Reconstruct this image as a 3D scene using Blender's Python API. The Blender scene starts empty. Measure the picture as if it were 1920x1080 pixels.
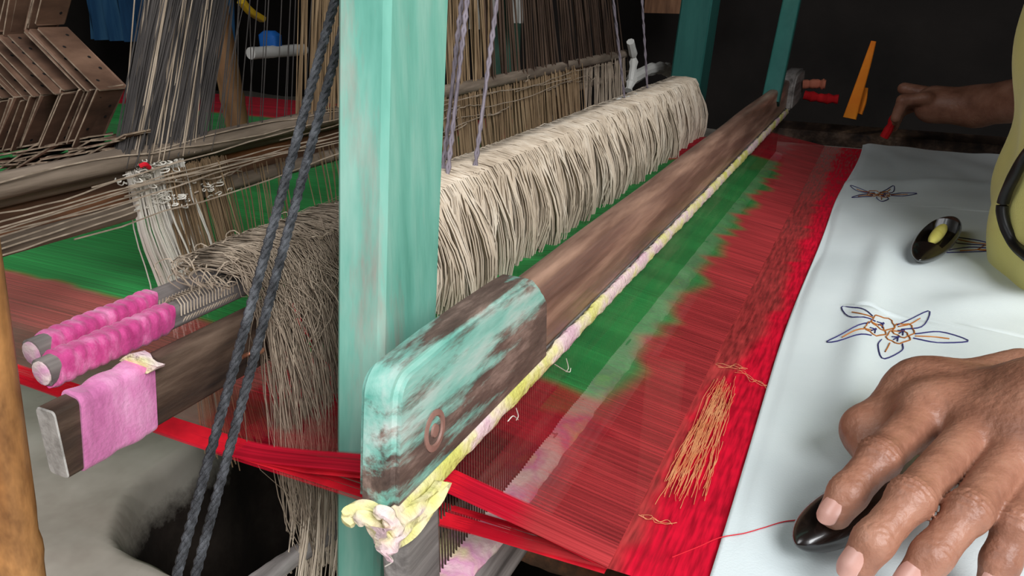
import bpy, bmesh, math, random
import numpy as np
from mathutils import Vector, Matrix, noise
S = bpy.context.scene
COL = S.collection
rng = np.random.default_rng(7); random.seed(7)
OZ = 0.5                                   # floor is z = 0; numbers below are relative to the camera height
# ------------------------------------------------------------------ camera, sky, light, exposure
F = 1480.0
CX = np.array([[0.9064316, -0.1610767, 0.3904305], [0.4222010, 0.3208040, -0.8478391], [0.0113155, 0.9333483, 0.3587936]])
cam = bpy.data.objects.new('camera', bpy.data.cameras.new('camera')); COL.objects.link(cam); S.camera = cam
m4 = Matrix([list(CX[i]) + [0] for i in range(3)] + [[0, 0, 0, 1]]); m4.translation = Vector((0, 0, OZ)); cam.matrix_world = m4
cam.data.sensor_width = 36; cam.data.lens = 36 * F / 1920; cam.data.clip_start = 0.01
W = bpy.data.worlds.new('world'); S.world = W; W.use_nodes = True
W.node_tree.nodes['Background'].inputs[0].default_value = (0.78, 0.88, 1, 1)
W.node_tree.nodes['Background'].inputs[1].default_value = 1.0
def area(name, loc, target, sx, sy, power, col):
    l = bpy.data.lights.new(name, 'AREA'); l.shape = 'RECTANGLE'; l.size = sx; l.size_y = sy; l.energy = power; l.color = col
    o = bpy.data.objects.new(name, l); COL.objects.link(o); o.location = loc
    o.rotation_euler = (Vector(target) - Vector(loc)).to_track_quat('-Z', 'Y').to_euler(); return o
area('doorway_daylight', (0.86, -0.58, 1.40), (-0.30, 0.55, 0.25), 0.92, 1.0, 29, (0.97, 0.98, 1.0)).data.spread = math.radians(140)
area('left_fill_light', (-1.05, -0.58, 1.40), (-0.50, 0.50, 0.20), 0.8, 0.9, 12, (0.97, 0.98, 1.0))  # added fill to brighten the left side; its wall opening is invented too
def spot(name, loc, target, power, deg, col, r=0.01):
    l = bpy.data.lights.new(name, 'SPOT'); l.energy = power; l.spot_size = math.radians(deg); l.spot_blend = 0.4; l.color = col; l.shadow_soft_size = r
    o = bpy.data.objects.new(name, l); COL.objects.link(o); o.location = loc
    o.rotation_euler = (Vector(target) - Vector(loc)).to_track_quat('-Z', 'Y').to_euler(); return o
spot('strip_spot', (-0.80, 0.45, 2.15), (-0.058, 1.555, OZ - .175), 26, 4.6, (1, 0.9, 0.7))  # added spot to brighten the orange strip and red rag; the ceiling has no gap
S.view_settings.view_transform = 'Standard'; S.view_settings.look = 'None'
S.view_settings.exposure = 0.0; S.view_settings.gamma = 1; S.view_settings.use_curve_mapping = False
S.cycles.transparent_max_bounces = 32; S.cycles.max_bounces = 8

# ------------------------------------------------------------------ helpers
def P(px, py, z=None, y=None, x=None):     # the point a sight line meets at a known height, row or column of the loom
    d = CX @ np.array([px - 960, 540 - py, -F]); k = z / d[2] if z is not None else (y / d[1] if y is not None else x / d[0])
    return d * k
def lin(c): return tuple(((v / 255) / 12.92 if v / 255 <= .04045 else ((v / 255 + .055) / 1.055) ** 2.4) for v in c) + (1,)
def mat(name, cols, scale=(6, 6, 6), rough=.7, bump=0, bscale=None, spec=.3, detail=5, lo=.3, hi=.7, sheen=0, trans=0, metal=0, coat=0, nrough=.6):
    m = bpy.data.materials.new(name); m.use_nodes = True; nt = m.node_tree; b = nt.nodes['Principled BSDF']
    b.inputs['Roughness'].default_value = rough; b.inputs['Specular IOR Level'].default_value = spec
    b.inputs['Metallic'].default_value = metal; b.inputs['Coat Weight'].default_value = coat; b.inputs['Sheen Weight'].default_value = sheen
    tc = nt.nodes.new('ShaderNodeTexCoord'); mp = nt.nodes.new('ShaderNodeMapping'); mp.inputs['Scale'].default_value = scale
    nt.links.new(tc.outputs['Object'], mp.inputs[0])
    n = nt.nodes.new('ShaderNodeTexNoise'); n.inputs['Scale'].default_value = 1; n.inputs['Detail'].default_value = detail; n.inputs['Roughness'].default_value = nrough
    nt.links.new(mp.outputs[0], n.inputs['Vector'])
    r = nt.nodes.new('ShaderNodeValToRGB'); nt.links.new(n.outputs[0], r.inputs[0])
    k = len(cols)
    while len(r.color_ramp.elements) < k: r.color_ramp.elements.new(.5)
    for i, c in enumerate(cols):
        e = r.color_ramp.elements[i]; e.position = lo + (hi - lo) * i / max(1, k - 1); e.color = lin(c)
    nt.links.new(r.outputs[0], b.inputs['Base Color'])
    if bump:
        n2 = n
        if bscale:
            mp2 = nt.nodes.new('ShaderNodeMapping'); mp2.inputs['Scale'].default_value = bscale; nt.links.new(tc.outputs['Object'], mp2.inputs[0])
            n2 = nt.nodes.new('ShaderNodeTexNoise'); n2.inputs['Scale'].default_value = 1; n2.inputs['Detail'].default_value = 4; nt.links.new(mp2.outputs[0], n2.inputs['Vector'])
        bp = nt.nodes.new('ShaderNodeBump'); bp.inputs['Strength'].default_value = bump; bp.inputs['Distance'].default_value = .002
        nt.links.new(n2.outputs[0], bp.inputs['Height']); nt.links.new(bp.outputs[0], b.inputs['Normal'])
    return m
def painted(name, paint, wood, pscale, mscale, lo, hi, rough=.6, light=None, grad=None):
    # worn paint over bare wood: two noise colours mixed by a mask of wear, or of painted shade on the floor
    m = mat(name, paint, pscale, rough, .25, tuple(4 * s for s in pscale)); nt = m.node_tree; b = nt.nodes['Principled BSDF']
    src = b.inputs['Base Color'].links[0].from_socket; tc = [n for n in nt.nodes if n.type == 'TEX_COORD'][0]
    def nz(sc, d=6):
        mp = nt.nodes.new('ShaderNodeMapping'); mp.inputs['Scale'].default_value = sc; nt.links.new(tc.outputs['Object'], mp.inputs[0])
        n = nt.nodes.new('ShaderNodeTexNoise'); n.inputs['Scale'].default_value = 1; n.inputs['Detail'].default_value = d; n.inputs['Roughness'].default_value = .7
        nt.links.new(mp.outputs[0], n.inputs['Vector']); return n.outputs[0]
    def ramp(s, st):
        r = nt.nodes.new('ShaderNodeValToRGB'); nt.links.new(s, r.inputs[0])
        while len(r.color_ramp.elements) < len(st): r.color_ramp.elements.new(.5)
        for i, (p, c) in enumerate(st): r.color_ramp.elements[i].position = p; r.color_ramp.elements[i].color = c
        return r.outputs[0]
    w = ramp(nz(pscale), [(.3 + .4 * i / (len(wood) - 1), lin(c)) for i, c in enumerate(wood)])
    msk = nz(mscale)
    if grad:                              # wear that runs out along the piece, or shade painted down the pit: axis, from, to, weight
        sx = nt.nodes.new('ShaderNodeSeparateXYZ'); nt.links.new(tc.outputs['Object'], sx.inputs[0])
        for ax, a, z, wt in grad:
            mr = nt.nodes.new('ShaderNodeMapRange'); nt.links.new(sx.outputs[ax], mr.inputs[0])
            mr.inputs[1].default_value = a; mr.inputs[2].default_value = z; mr.inputs[3].default_value = 0; mr.inputs[4].default_value = wt
            ad = nt.nodes.new('ShaderNodeMath'); ad.operation = 'ADD'; nt.links.new(msk, ad.inputs[0]); nt.links.new(mr.outputs[0], ad.inputs[1]); msk = ad.outputs[0]
    f = ramp(msk, [(lo, (0, 0, 0, 1)), (hi, (1, 1, 1, 1))])
    mx = nt.nodes.new('ShaderNodeMixRGB'); nt.links.new(f, mx.inputs[0]); nt.links.new(src, mx.inputs[1]); nt.links.new(w, mx.inputs[2])
    nt.links.new(mx.outputs[0], b.inputs['Base Color']); return m
def sheetmat(name, ts=(4, 700, 4), rough=.75):
    # dyed yarn: colour and cover are stored per point, the stripes of single ends come from a stretched noise
    m = bpy.data.materials.new(name); m.use_nodes = True; nt = m.node_tree; b = nt.nodes['Principled BSDF']; b.inputs['Roughness'].default_value = rough; b.inputs['Specular IOR Level'].default_value = .25
    at = nt.nodes.new('ShaderNodeAttribute'); at.attribute_name = 'dye'
    tc = nt.nodes.new('ShaderNodeTexCoord'); mp = nt.nodes.new('ShaderNodeMapping'); mp.inputs['Scale'].default_value = ts; nt.links.new(tc.outputs['Object'], mp.inputs[0])
    n = nt.nodes.new('ShaderNodeTexNoise'); n.inputs['Scale'].default_value = 1; n.inputs['Detail'].default_value = 3; nt.links.new(mp.outputs[0], n.inputs['Vector'])
    mr = nt.nodes.new('ShaderNodeMapRange'); mr.inputs[1].default_value = .3; mr.inputs[2].default_value = .7; mr.inputs[3].default_value = .72; mr.inputs[4].default_value = 1.2; nt.links.new(n.outputs[0], mr.inputs[0])
    mu = nt.nodes.new('ShaderNodeVectorMath'); mu.operation = 'SCALE'; nt.links.new(at.outputs['Color'], mu.inputs[0]); nt.links.new(mr.outputs[0], mu.inputs['Scale'])
    nt.links.new(mu.outputs[0], b.inputs['Base Color'])
    ma = nt.nodes.new('ShaderNodeMath'); ma.operation = 'MULTIPLY'; ma.use_clamp = True; nt.links.new(at.outputs['Alpha'], ma.inputs[0]); nt.links.new(mr.outputs[0], ma.inputs[1])
    tl = nt.nodes.new('ShaderNodeBsdfTranslucent'); nt.links.new(mu.outputs[0], tl.inputs[0])
    m1 = nt.nodes.new('ShaderNodeMixShader'); m1.inputs[0].default_value = .22; nt.links.new(b.outputs[0], m1.inputs[1]); nt.links.new(tl.outputs[0], m1.inputs[2])
    tr = nt.nodes.new('ShaderNodeBsdfTransparent'); m2 = nt.nodes.new('ShaderNodeMixShader')
    nt.links.new(ma.outputs[0], m2.inputs[0]); nt.links.new(tr.outputs[0], m2.inputs[1]); nt.links.new(m1.outputs[0], m2.inputs[2])
    nt.links.new(m2.outputs[0], nt.nodes['Material Output'].inputs[0]); return m

def tag(o, label=None, cat=None, group=None, kind=None):
    for k, v in (('label', label), ('category', cat), ('group', group), ('kind', kind)):
        if v: o[k] = v
    return o
def empty(name, loc, label, cat, group=None):
    o = bpy.data.objects.new(name, None); COL.objects.link(o); o.location = (loc[0], loc[1], loc[2] + OZ); o.empty_display_size = .05
    return tag(o, label, cat, group)
def wl(o):
    v = Vector((0, 0, 0))
    while o: v += o.location; o = o.parent
    return v
def mesh(name, V, Fs, mt, parent=None, smooth=True, uvcol=None, mats=None, midx=None):
    V = np.asarray(V, float) + np.array([0, 0, OZ])
    if parent is not None: loc = wl(parent); org = np.array(loc); rel = Vector((0, 0, 0))
    else:
        lo, hi = V.min(0), V.max(0); org = np.array([(lo[0] + hi[0]) / 2, (lo[1] + hi[1]) / 2, lo[2]])
    V = V - org
    me = bpy.data.meshes.new(name)
    if isinstance(Fs, np.ndarray):
        k = Fs.shape[1]; n = len(Fs)
        me.vertices.add(len(V)); me.vertices.foreach_set('co', V.astype(np.float32).ravel())
        me.loops.add(n * k); me.loops.foreach_set('vertex_index', Fs.astype(np.int32).ravel())
        me.polygons.add(n); me.polygons.foreach_set('loop_start', np.arange(0, n * k, k, dtype=np.int32))
        me.update(calc_edges=True); me.validate()
    else: me.from_pydata([tuple(v) for v in V], [], [tuple(int(i) for i in f) for f in Fs])
    for mm in (mats or [mt]): me.materials.append(mm)
    if midx is not None: me.polygons.foreach_set('material_index', np.asarray(midx, np.int32))
    if smooth:
        me.polygons.foreach_set('use_smooth', [True] * len(me.polygons))
        if len(V) < 20000: me.set_sharp_from_angle(angle=math.radians(38))
    if uvcol is not None:
        a = me.color_attributes.new('dye', 'FLOAT_COLOR', 'POINT'); a.data.foreach_set('color', np.asarray(uvcol, np.float32).ravel())
    o = bpy.data.objects.new(name, me); COL.objects.link(o)
    if parent is not None: o.parent = parent
    else: o.location = org
    return o
def loft(R, cap=True):                    # rings (S, P, 3) -> verts, faces
    R = np.asarray(R); s, p, _ = R.shape; V = R.reshape(-1, 3); Fs = []
    for i in range(s - 1):
        for j in range(p):
            a = i * p + j; b = i * p + (j + 1) % p; Fs.append((a, b, b + p, a + p))
    if cap: Fs.append(tuple(range(p - 1, -1, -1))); Fs.append(tuple((s - 1) * p + j for j in range(p)))
    return V, Fs
def rr(w, h, r, n=3):                     # rounded rectangle
    o = []
    for cx, cy, a0 in ((w / 2 - r, h / 2 - r, 0), (-w / 2 + r, h / 2 - r, 90), (-w / 2 + r, -h / 2 + r, 180), (w / 2 - r, -h / 2 + r, 270)):
        for i in range(n + 1): a = math.radians(a0 + 90 * i / n); o.append((cx + r * math.cos(a), cy + r * math.sin(a)))
    return np.array(o)
def frames(pts):
    pts = np.asarray(pts, float); t = np.gradient(pts, axis=0); t /= np.linalg.norm(t, axis=1, keepdims=True) + 1e-12
    ref = np.array([0, 0, 1.]) if abs(t[:, 2]).mean() < .8 else np.array([0, 1., 0])
    u = np.cross(ref, t); u /= np.linalg.norm(u, axis=1, keepdims=True) + 1e-12; return t, u, np.cross(t, u)
def bar(pts, prof, jit=0, freq=8, seed=0, flat=True):   # profile (P,2) swept along pts; u = across, v = up
    pts = np.asarray(pts, float); t, u, v = frames(pts); R = []
    for i, p in enumerate(pts):
        k = 1 + jit * noise.noise(Vector((i * freq / len(pts), seed, 0)))
        R.append(p + k * (prof[:, :1] * u[i] + prof[:, 1:] * v[i]))
    return loft(R)
def line(a, b, n=8): return np.linspace(np.asarray(a, float), np.asarray(b, float), n)
def circ(r, n=10): a = np.linspace(0, 2 * np.pi, n, endpoint=False); return np.c_[r * np.cos(a), r * np.sin(a)]
def spline(ctrl, n=30):
    ctrl = np.asarray(ctrl, float); c = np.vstack([2 * ctrl[0] - ctrl[1], ctrl, 2 * ctrl[-1] - ctrl[-2]]); out = []
    seg = len(ctrl) - 1
    for q in np.linspace(0, seg - 1e-6, n):
        i = int(q); f = q - i; a, b, d, e = c[i:i + 4]
        out.append(.5 * (2 * b + (d - a) * f + (2 * a - 5 * b + 4 * d - e) * f * f + (3 * b - a - 3 * d + e) * f ** 3))
    return np.array(out)
def tubes(T, r, s=3, taper=None):         # many threads (M, N, 3) as one mesh
    T = np.asarray(T, float); M, N, _ = T.shape; t = np.gradient(T, axis=1); t /= np.linalg.norm(t, axis=2, keepdims=True) + 1e-12
    ref = np.array([.83, .11, .29]) if abs(t[..., 0]).mean() < .6 else np.array([.1, .2, .97])
    u = np.cross(ref, t); u /= np.linalg.norm(u, axis=2, keepdims=True) + 1e-12; v = np.cross(t, u)
    rad = np.broadcast_to(np.asarray(r, float).reshape(-1, 1) if np.ndim(r) else np.full((M, 1), r), (M, N))
    if taper is not None: rad = rad * taper
    a = np.arange(s) * 2 * np.pi / s
    V = T[:, :, None, :] + rad[:, :, None, None] * (np.cos(a)[None, None, :, None] * u[:, :, None, :] + np.sin(a)[None, None, :, None] * v[:, :, None, :])
    base = (np.arange(M)[:, None, None] * N + np.arange(N - 1)[None, :, None]) * s; j = np.arange(s)[None, None, :]; j2 = (j + 1) % s
    Fq = np.stack([base + j, base + j2, base + s + j2, base + s + j], -1).reshape(-1, 4)
    return V.reshape(-1, 3), Fq
def merge(L):
    V = []; Fs = []; k = 0
    for v, f in L:
        V.append(np.asarray(v)); Fs += [tuple(int(i) + k for i in q) for q in f]; k += len(v)
    return np.vstack(V), Fs
def box(x0, x1, y0, y1, z0, z1, r=.003, n=12, jit=0, seed=0):     # long box along y with rounded edges
    pr = rr(x1 - x0, z1 - z0, min(r, (x1 - x0) / 2.1, (z1 - z0) / 2.1)); R = []
    for i, y in enumerate(np.linspace(y0, y1, n)):
        k = 1 + (jit * noise.noise(Vector((y * 9, seed, 3.1))) if jit else 0)
        R.append(np.c_[(x0 + x1) / 2 + pr[:, 0] * k, np.full(len(pr), y), (z0 + z1) / 2 + pr[:, 1] * k])
    return loft(R)
def zbox(x0, x1, y0, y1, z0, z1, r=.003, n=6):                    # upright box
    pr = rr(x1 - x0, y1 - y0, r); return loft([np.c_[(x0 + x1) / 2 + pr[:, 0], (y0 + y1) / 2 + pr[:, 1], np.full(len(pr), z)] for z in np.linspace(z0, z1, n)])
def grid(xs, ys, fz):
    X, Y = np.meshgrid(xs, ys, indexing='ij'); Z = fz(X, Y); n, m = X.shape
    i = (np.arange(n - 1)[:, None] * m + np.arange(m - 1)[None]).ravel()
    return np.stack([X, Y, Z], -1).reshape(-1, 3), np.stack([i, i + m, i + m + 1, i + 1], -1)
def sm(e0, e1, x): t = np.clip((np.asarray(x, float) - e0) / (e1 - e0), 0, 1); return t * t * (3 - 2 * t)
def vn(X, Y, s=0):                        # cheap smooth value noise on arrays
    r = np.random.default_rng(11 + s).random((64, 64)); xi = np.floor(X).astype(int); yi = np.floor(Y).astype(int); fx = X - xi; fy = Y - yi
    fx = fx * fx * (3 - 2 * fx); fy = fy * fy * (3 - 2 * fy); g = lambda a, b: r[a % 64, b % 64]
    return (g(xi, yi) * (1 - fx) + g(xi + 1, yi) * fx) * (1 - fy) + (g(xi, yi + 1) * (1 - fx) + g(xi + 1, yi + 1) * fx) * fy

# ------------------------------------------------------------------ materials
M_floor = mat('clay_floor', [(150, 139, 126), (186, 177, 164), (206, 198, 186)], (5, 5, 5), .95, .5, (24, 24, 24), detail=8)
M_wall = mat('mud_wall', [(30, 27, 25), (46, 41, 38)], (3, 3, 3), .95, .4, (30, 30, 30))
M_ceil = mat('thatch', [(60, 48, 36), (88, 72, 52)], (30, 3, 3), .95)
M_teal = painted('teal_paint_worn', [(82, 148, 130), (112, 174, 156), (150, 192, 176)], [(128, 122, 114), (168, 168, 156)], (30, 30, 5), (30, 30, 4), .54, .70)
M_tealfar = painted('teal_paint_shaded', [(30, 84, 78), (46, 104, 95)], [(58, 56, 52), (76, 74, 68)], (30, 30, 5), (12, 12, 4), .6, .8)  # shaded copy of the teal paint: dimness of the far end put into the colour
M_block = painted('teal_paint_rubbed', [(88, 160, 144), (136, 186, 172), (188, 200, 192)], [(58, 46, 42), (98, 80, 72), (158, 134, 122)], (70, 14, 60), (60, 12, 70), .60, .74, grad=[(1, .03, .17, .16), (2, .160, .125, .20), (2, .1655, .1675, .22)])
M_rail = mat('polished_old_wood', [(84, 62, 52), (124, 94, 80), (176, 140, 120)], (60, 5, 60), .36, .3, (160, 10, 160), spec=.45)
M_grey = mat('weathered_grey_wood', [(80, 75, 72), (128, 122, 118), (165, 160, 155)], (90, 6, 90), .8, .5, (200, 10, 200))
M_dark = mat('dark_greasy_wood', [(34, 28, 26), (70, 54, 44), (108, 88, 74)], (50, 9, 60), .6, .7, (150, 40, 150))
M_stick = mat('grey_brown_stick', [(74, 68, 66), (120, 112, 108), (152, 144, 138)], (90, 5, 90), .7, .5, (200, 12, 200))
M_cream = mat('cream_cotton', [(164, 147, 126), (200, 184, 163), (222, 210, 192)], (40, 40, 12), .9, lo=.25, hi=.75)
M_tan = mat('grey_tan_cotton', [(112, 98, 82), (150, 134, 116), (184, 168, 148)], (60, 60, 12), .9, lo=.25, hi=.75)
M_brownth = mat('brown_cotton', [(96, 76, 56), (136, 112, 84), (166, 142, 112)], (60, 60, 12), .9, lo=.25, hi=.75)
M_whiteth = mat('white_cotton', [(200, 192, 178), (232, 228, 218)], (40, 40, 12), .9)
M_darkth = mat('dark_grey_cord', [(44, 41, 40), (78, 73, 70)], (40, 40, 8), .9)
M_rod = mat('pale_rod', [(84, 72, 62), (118, 104, 90), (150, 134, 118)], (80, 8, 80), .8, .5, (160, 30, 160))
M_brown = mat('brown_board', [(60, 40, 30), (96, 68, 50), (150, 96, 62)], (60, 7, 60), .7, .3)
M_rope = mat('black_nylon_rope', [(36, 36, 38), (58, 59, 62), (92, 94, 98)], (150, 150, 60), .6, .5, (900, 900, 900))
M_cord = mat('mauve_grey_cord', [(96, 88, 96), (140, 130, 138)], (80, 80, 30), .7)
M_pink = mat('pink_cloth', [(176, 92, 140), (205, 120, 168), (226, 160, 196)], (26, 60, 26), .75, .3, (500, 500, 500), sheen=.2)
M_mag = mat('magenta_cloth', [(160, 38, 100), (190, 66, 128), (214, 130, 170)], (50, 110, 50), .75, .3, (500, 500, 500), sheen=.2)
M_bind = mat('yellow_and_white_rag', [(206, 204, 110), (222, 214, 156), (226, 204, 200), (214, 178, 190)], (25, 22, 25), .85, .6, (300, 300, 300), lo=.38, hi=.64, detail=3)
M_raceclo = mat('stained_white_rag', [(226, 218, 206), (222, 206, 196), (206, 150, 178), (220, 212, 160)], (30, 22, 30), .85, .5, (250, 250, 250), lo=.35, hi=.68, detail=3)
M_red = mat('red_yarn', [(176, 8, 30), (222, 24, 44)], (40, 40, 40), .7)
M_gold = mat('gold_zari_yarn', [(214, 130, 84), (236, 176, 128)], (60, 60, 60), .35, metal=.2)
M_card = mat('brown_card', [(62, 43, 32), (92, 67, 52), (118, 90, 72)], (30, 14, 30), .8, .2)
M_cardedge = mat('pale_card_edge', [(84, 68, 54), (150, 132, 112)], (120, 60, 120), .9)
M_hole = mat('dark_hole', [(16, 14, 12), (22, 18, 16)], rough=1)
M_bamboo = painted('bamboo', [(168, 112, 62), (198, 142, 86), (214, 164, 106)], [(70, 44, 28), (110, 72, 44)], (40, 40, 4), (18, 18, 7), .44, .66, .5)
M_bambooD = mat('old_bamboo', [(92, 62, 42), (134, 94, 66), (160, 118, 86)], (40, 40, 6), .6)
M_cloth = mat('white_cotton_cloth', [(206, 216, 217), (220, 228, 228)], (6, 6, 6), .85, .1, (900, 900, 900), spec=.15)
M_blue = mat('blue_ink', [(38, 38, 92), (58, 54, 110)], (20, 20, 20), .8)
M_orange = mat('ochre_ink', [(150, 84, 30), (190, 120, 52)], (20, 20, 20), .8)
M_horn = mat('polished_black_horn', [(10, 8, 7), (30, 20, 16)], (20, 14, 20), .27, spec=.6, coat=.4)
M_bob = mat('pale_yellow_yarn', [(196, 186, 84), (226, 218, 132)], (60, 60, 60), .8)
M_shirt = mat('yellow_cotton', [(212, 203, 112), (226, 218, 134)], (8, 8, 8), .85, .2, (700, 700, 700), sheen=.2)
M_pipe = mat('black_piping', [(14, 13, 14), (30, 28, 28)], (30, 30, 30), .4)
M_nail = mat('fingernail', [(186, 138, 124), (204, 158, 146)], (60, 60, 60), .32, spec=.5)
M_copper = mat('copper_wire', [(150, 96, 72), (196, 140, 112)], (60, 60, 60), .35, metal=.6)
M_lungi = mat('dark_blue_checked_cotton', [(36, 40, 58), (52, 58, 80)], (8, 8, 8), .9)
M_hair = mat('black_hair', [(12, 11, 11), (24, 22, 22)], (60, 60, 60), .5)
M_white = mat('white_rag', [(190, 188, 180), (222, 220, 214)], (12, 12, 12), .9)
M_bluecl = mat('blue_cloth', [(18, 40, 72), (40, 84, 122), (74, 120, 150)], (14, 14, 1), .9)
M_orangecl = mat('orange_cloth', [(214, 106, 22), (236, 150, 40)], (10, 10, 10), .8)
M_redcl = mat('red_cloth', [(196, 16, 28), (220, 34, 40)], (10, 10, 10), .8)
M_salmon = mat('salmon_cloth', [(196, 112, 88), (214, 134, 108)], (10, 10, 10), .8)
M_yel = mat('yellow_plastic', [(196, 158, 30), (214, 178, 50)], rough=.5)
M_bluep = mat('blue_plastic', [(24, 84, 160), (40, 110, 190)], rough=.5)
M_steel = mat('dull_steel', [(120, 122, 124), (170, 172, 174)], (80, 80, 80), .35, metal=.8)
M_warp = sheetmat('dyed_warp_yarn')
M_woven = sheetmat('woven_dyed_yarn', (400, 40, 4))
def skinmat():
    m = mat('brown_skin', [(122, 80, 62), (150, 103, 82), (168, 122, 100)], (38, 38, 38), .46, .38, (300, 300, 300), spec=.4, detail=6)
    b = m.node_tree.nodes['Principled BSDF']; b.inputs['Subsurface Weight'].default_value = .08; b.inputs['Subsurface Radius'].default_value = (.006, .002, .001); return m
M_skin = skinmat()

# ------------------------------------------------------------------ the setting
def pit(X, Y):
    dx = np.maximum(np.abs(X + .14) - .42, 0); dy = np.maximum(np.abs(Y - .92) - .40, 0)
    d = np.hypot(dx, dy) - .09 + .05 * (vn(X * 9, Y * 9) - .5)
    return -.5 + .018 * (vn(X * 5 + 9, Y * 5 + 3, 1) - .5) + .006 * (vn(X * 22 + 9, Y * 22 + 3, 2) - .5) - .60 * (1 - sm(-.06, .03, d)) * 1.0
xs = np.r_[np.linspace(-3.2, -1.2, 20), np.linspace(-1.18, .55, 240), np.linspace(.6, 1.4, 8)]
ys = np.r_[np.linspace(-1.1, .1, 12), np.linspace(.12, 1.6, 210), np.linspace(1.7, 3.0, 12)]
V, Fq = grid(xs, ys, pit); zm = V[:, 2].min()
M_floor = painted('clay_floor', [(150, 139, 126), (186, 177, 164), (206, 198, 186)], [(26, 21, 18), (44, 36, 31), (70, 60, 52)], (5, 5, 5), (16, 16, 16), .62, 1.0, .95, grad=[(2, -.515 - zm, -.585 - zm, .70)])  # pit turns dark with depth: its shade is painted into the clay colour
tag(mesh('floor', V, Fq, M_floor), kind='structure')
def slab(x0, x1, y0, y1, z0, z1): return ([(x, y, z) for x in (x0, x1) for y in (y0, y1) for z in (z0, z1)], [(0, 1, 3, 2), (4, 6, 7, 5), (0, 4, 5, 1), (2, 3, 7, 6), (0, 2, 6, 4), (1, 5, 7, 3)])
for nm, b in (('wall_back', (-3.3, 1.5, 3.0, 3.1, -.7, 2.0)), ('wall_right', (1.4, 1.5, -1.1, 3.1, -.7, 2.0)), ('wall_left', (-3.3, -3.2, -1.1, 3.1, -.7, 2.0))):
    V, f = slab(*b); tag(mesh(nm, V, f, M_wall, smooth=False), kind='structure')
V, f = merge([slab(-3.3, -1.5, -.72, -.62, -.7, 2.0), slab(-.6, .36, -.72, -.62, -.7, 2.0), slab(-1.5, -.6, -.72, -.62, -.7, .4), slab(-1.5, -.6, -.72, -.62, 1.4, 2.0), slab(1.34, 1.5, -.72, -.62, -.7, 2.0), slab(.36, 1.34, -.72, -.62, 1.5, 2.0)])
tag(mesh('wall_front', V, f, M_wall, smooth=False), kind='structure')
V, f = slab(-3.3, 1.5, -1.2, 3.1, 2.0, 2.05); tag(mesh('ceiling', V, f, M_ceil, smooth=False), kind='structure')

# ------------------------------------------------------------------ loom posts
def post(name, base, top, w, d, mt, label, r=.003):
    pr = rr(w, d, r, 1); R = [p + np.c_[pr, np.zeros(len(pr))] * (1 + .015 * noise.noise(Vector((i * .9, base[1], 0)))) for i, p in enumerate(line(base, top, 16))]
    V, f = loft(R); return tag(mesh(name, V, f, mt, smooth=True), label, 'post', 'teal loom posts' if name == 'loom_post' else None)
def at_post(z): return (-.2245, .3395 + .118 * (z + .079), z)
post('loom_post', at_post(-.5), at_post(.62), .029, .057, M_teal, 'worn teal painted wooden loom post standing in front at the sley end')
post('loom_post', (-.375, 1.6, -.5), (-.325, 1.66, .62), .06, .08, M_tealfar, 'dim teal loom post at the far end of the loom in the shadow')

# ------------------------------------------------------------------ sley
SL = empty('sley', (-.163, .22, -.31), 'long worn wooden sley with teal end block and ragged yellow binding across the loom', 'loom sley')
def hand_rail():
    pr = rr(.0165, .052, .006, 4); R = []
    for i, y in enumerate(np.linspace(.25, 1.56, 40)):
        k = .0012 * noise.noise(Vector((y * 7, 0, 0))); zt = -.1525 + .002 * noise.noise(Vector((y * 4, 5, 0)))
        q = pr.copy(); q[:, 1] = q[:, 1] * ((zt + .203) / .052)
        R.append(np.c_[-.166 + q[:, 0] * (1 + k * 40), np.full(len(q), y), (zt - .203) / 2 + q[:, 1]])
    return loft(R)
V, f = hand_rail(); mesh('hand_rail', V, f, M_rail, SL)
def end_block(y0, x0, x1, flip=1):
    o = [(0, -.203), (.002, -.185), (.005, -.162)]; r = .013
    for a in np.linspace(180, 95, 7): o.append((.006 + r + r * math.cos(math.radians(a)), -.1425 - r + r * math.sin(math.radians(a))))
    for q in ((.05, -.1415), (.09, -.1418), (.120, -.1425), (.134, -.1435), (.146, -.149), (.156, -.1575), (.162, -.165), (.164, -.203)): o.append(q)
    o = np.array(o); bm = bmesh.new(); vs = [bm.verts.new((x0, y0 + flip * a, z)) for a, z in o]; fc = bm.faces.new(vs)
    ex = bmesh.ops.extrude_face_region(bm, geom=[fc]); bmesh.ops.translate(bm, vec=(x1 - x0, 0, 0), verts=[e for e in ex['geom'] if isinstance(e, bmesh.types.BMVert)])
    bmesh.ops.recalc_face_normals(bm, faces=bm.faces)
    ed = [e for e in bm.edges if len(e.link_faces) == 2 and e.calc_face_angle(0) > .9]
    bmesh.ops.bevel(bm, geom=ed, offset=.0035, segments=3, affect='EDGES'); bm.verts.index_update()
    r = (np.array([v.co[:] for v in bm.verts]), [tuple(v.index for v in fa.verts) for fa in bm.faces]); bm.free(); return r
V, f = end_block(.2215, -.1725, -.1535); mesh('end_block', V, f, M_block, SL)['label'] = 'near end block with rubbed teal paint'
V, f = end_block(1.66, -.176, -.148, -1); mesh('end_block', V, f, M_grey, SL)['label'] = 'far end block of bare dark wood'
# round bolt print on the block
t = np.linspace(0, 2 * np.pi, 25)[:-1]; cb = P(818, 808, x=-.1525)
R = [np.c_[np.full(24, -.1535 + h), cb[1] + r * np.cos(t), cb[2] + r * 1.15 * np.sin(t)] for r, h in ((.0085, -.001), (.0085, .0006), (.0062, .0008), (.0055, -.0003), (.0030, -.0003), (.0026, .0009), (.0004, .001))]
V, f = loft(R); mesh('bolt', V, f, mat('rust_brown_bolt', [(120, 84, 74), (160, 124, 112)], (60, 60, 60), .5), SL)
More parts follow.
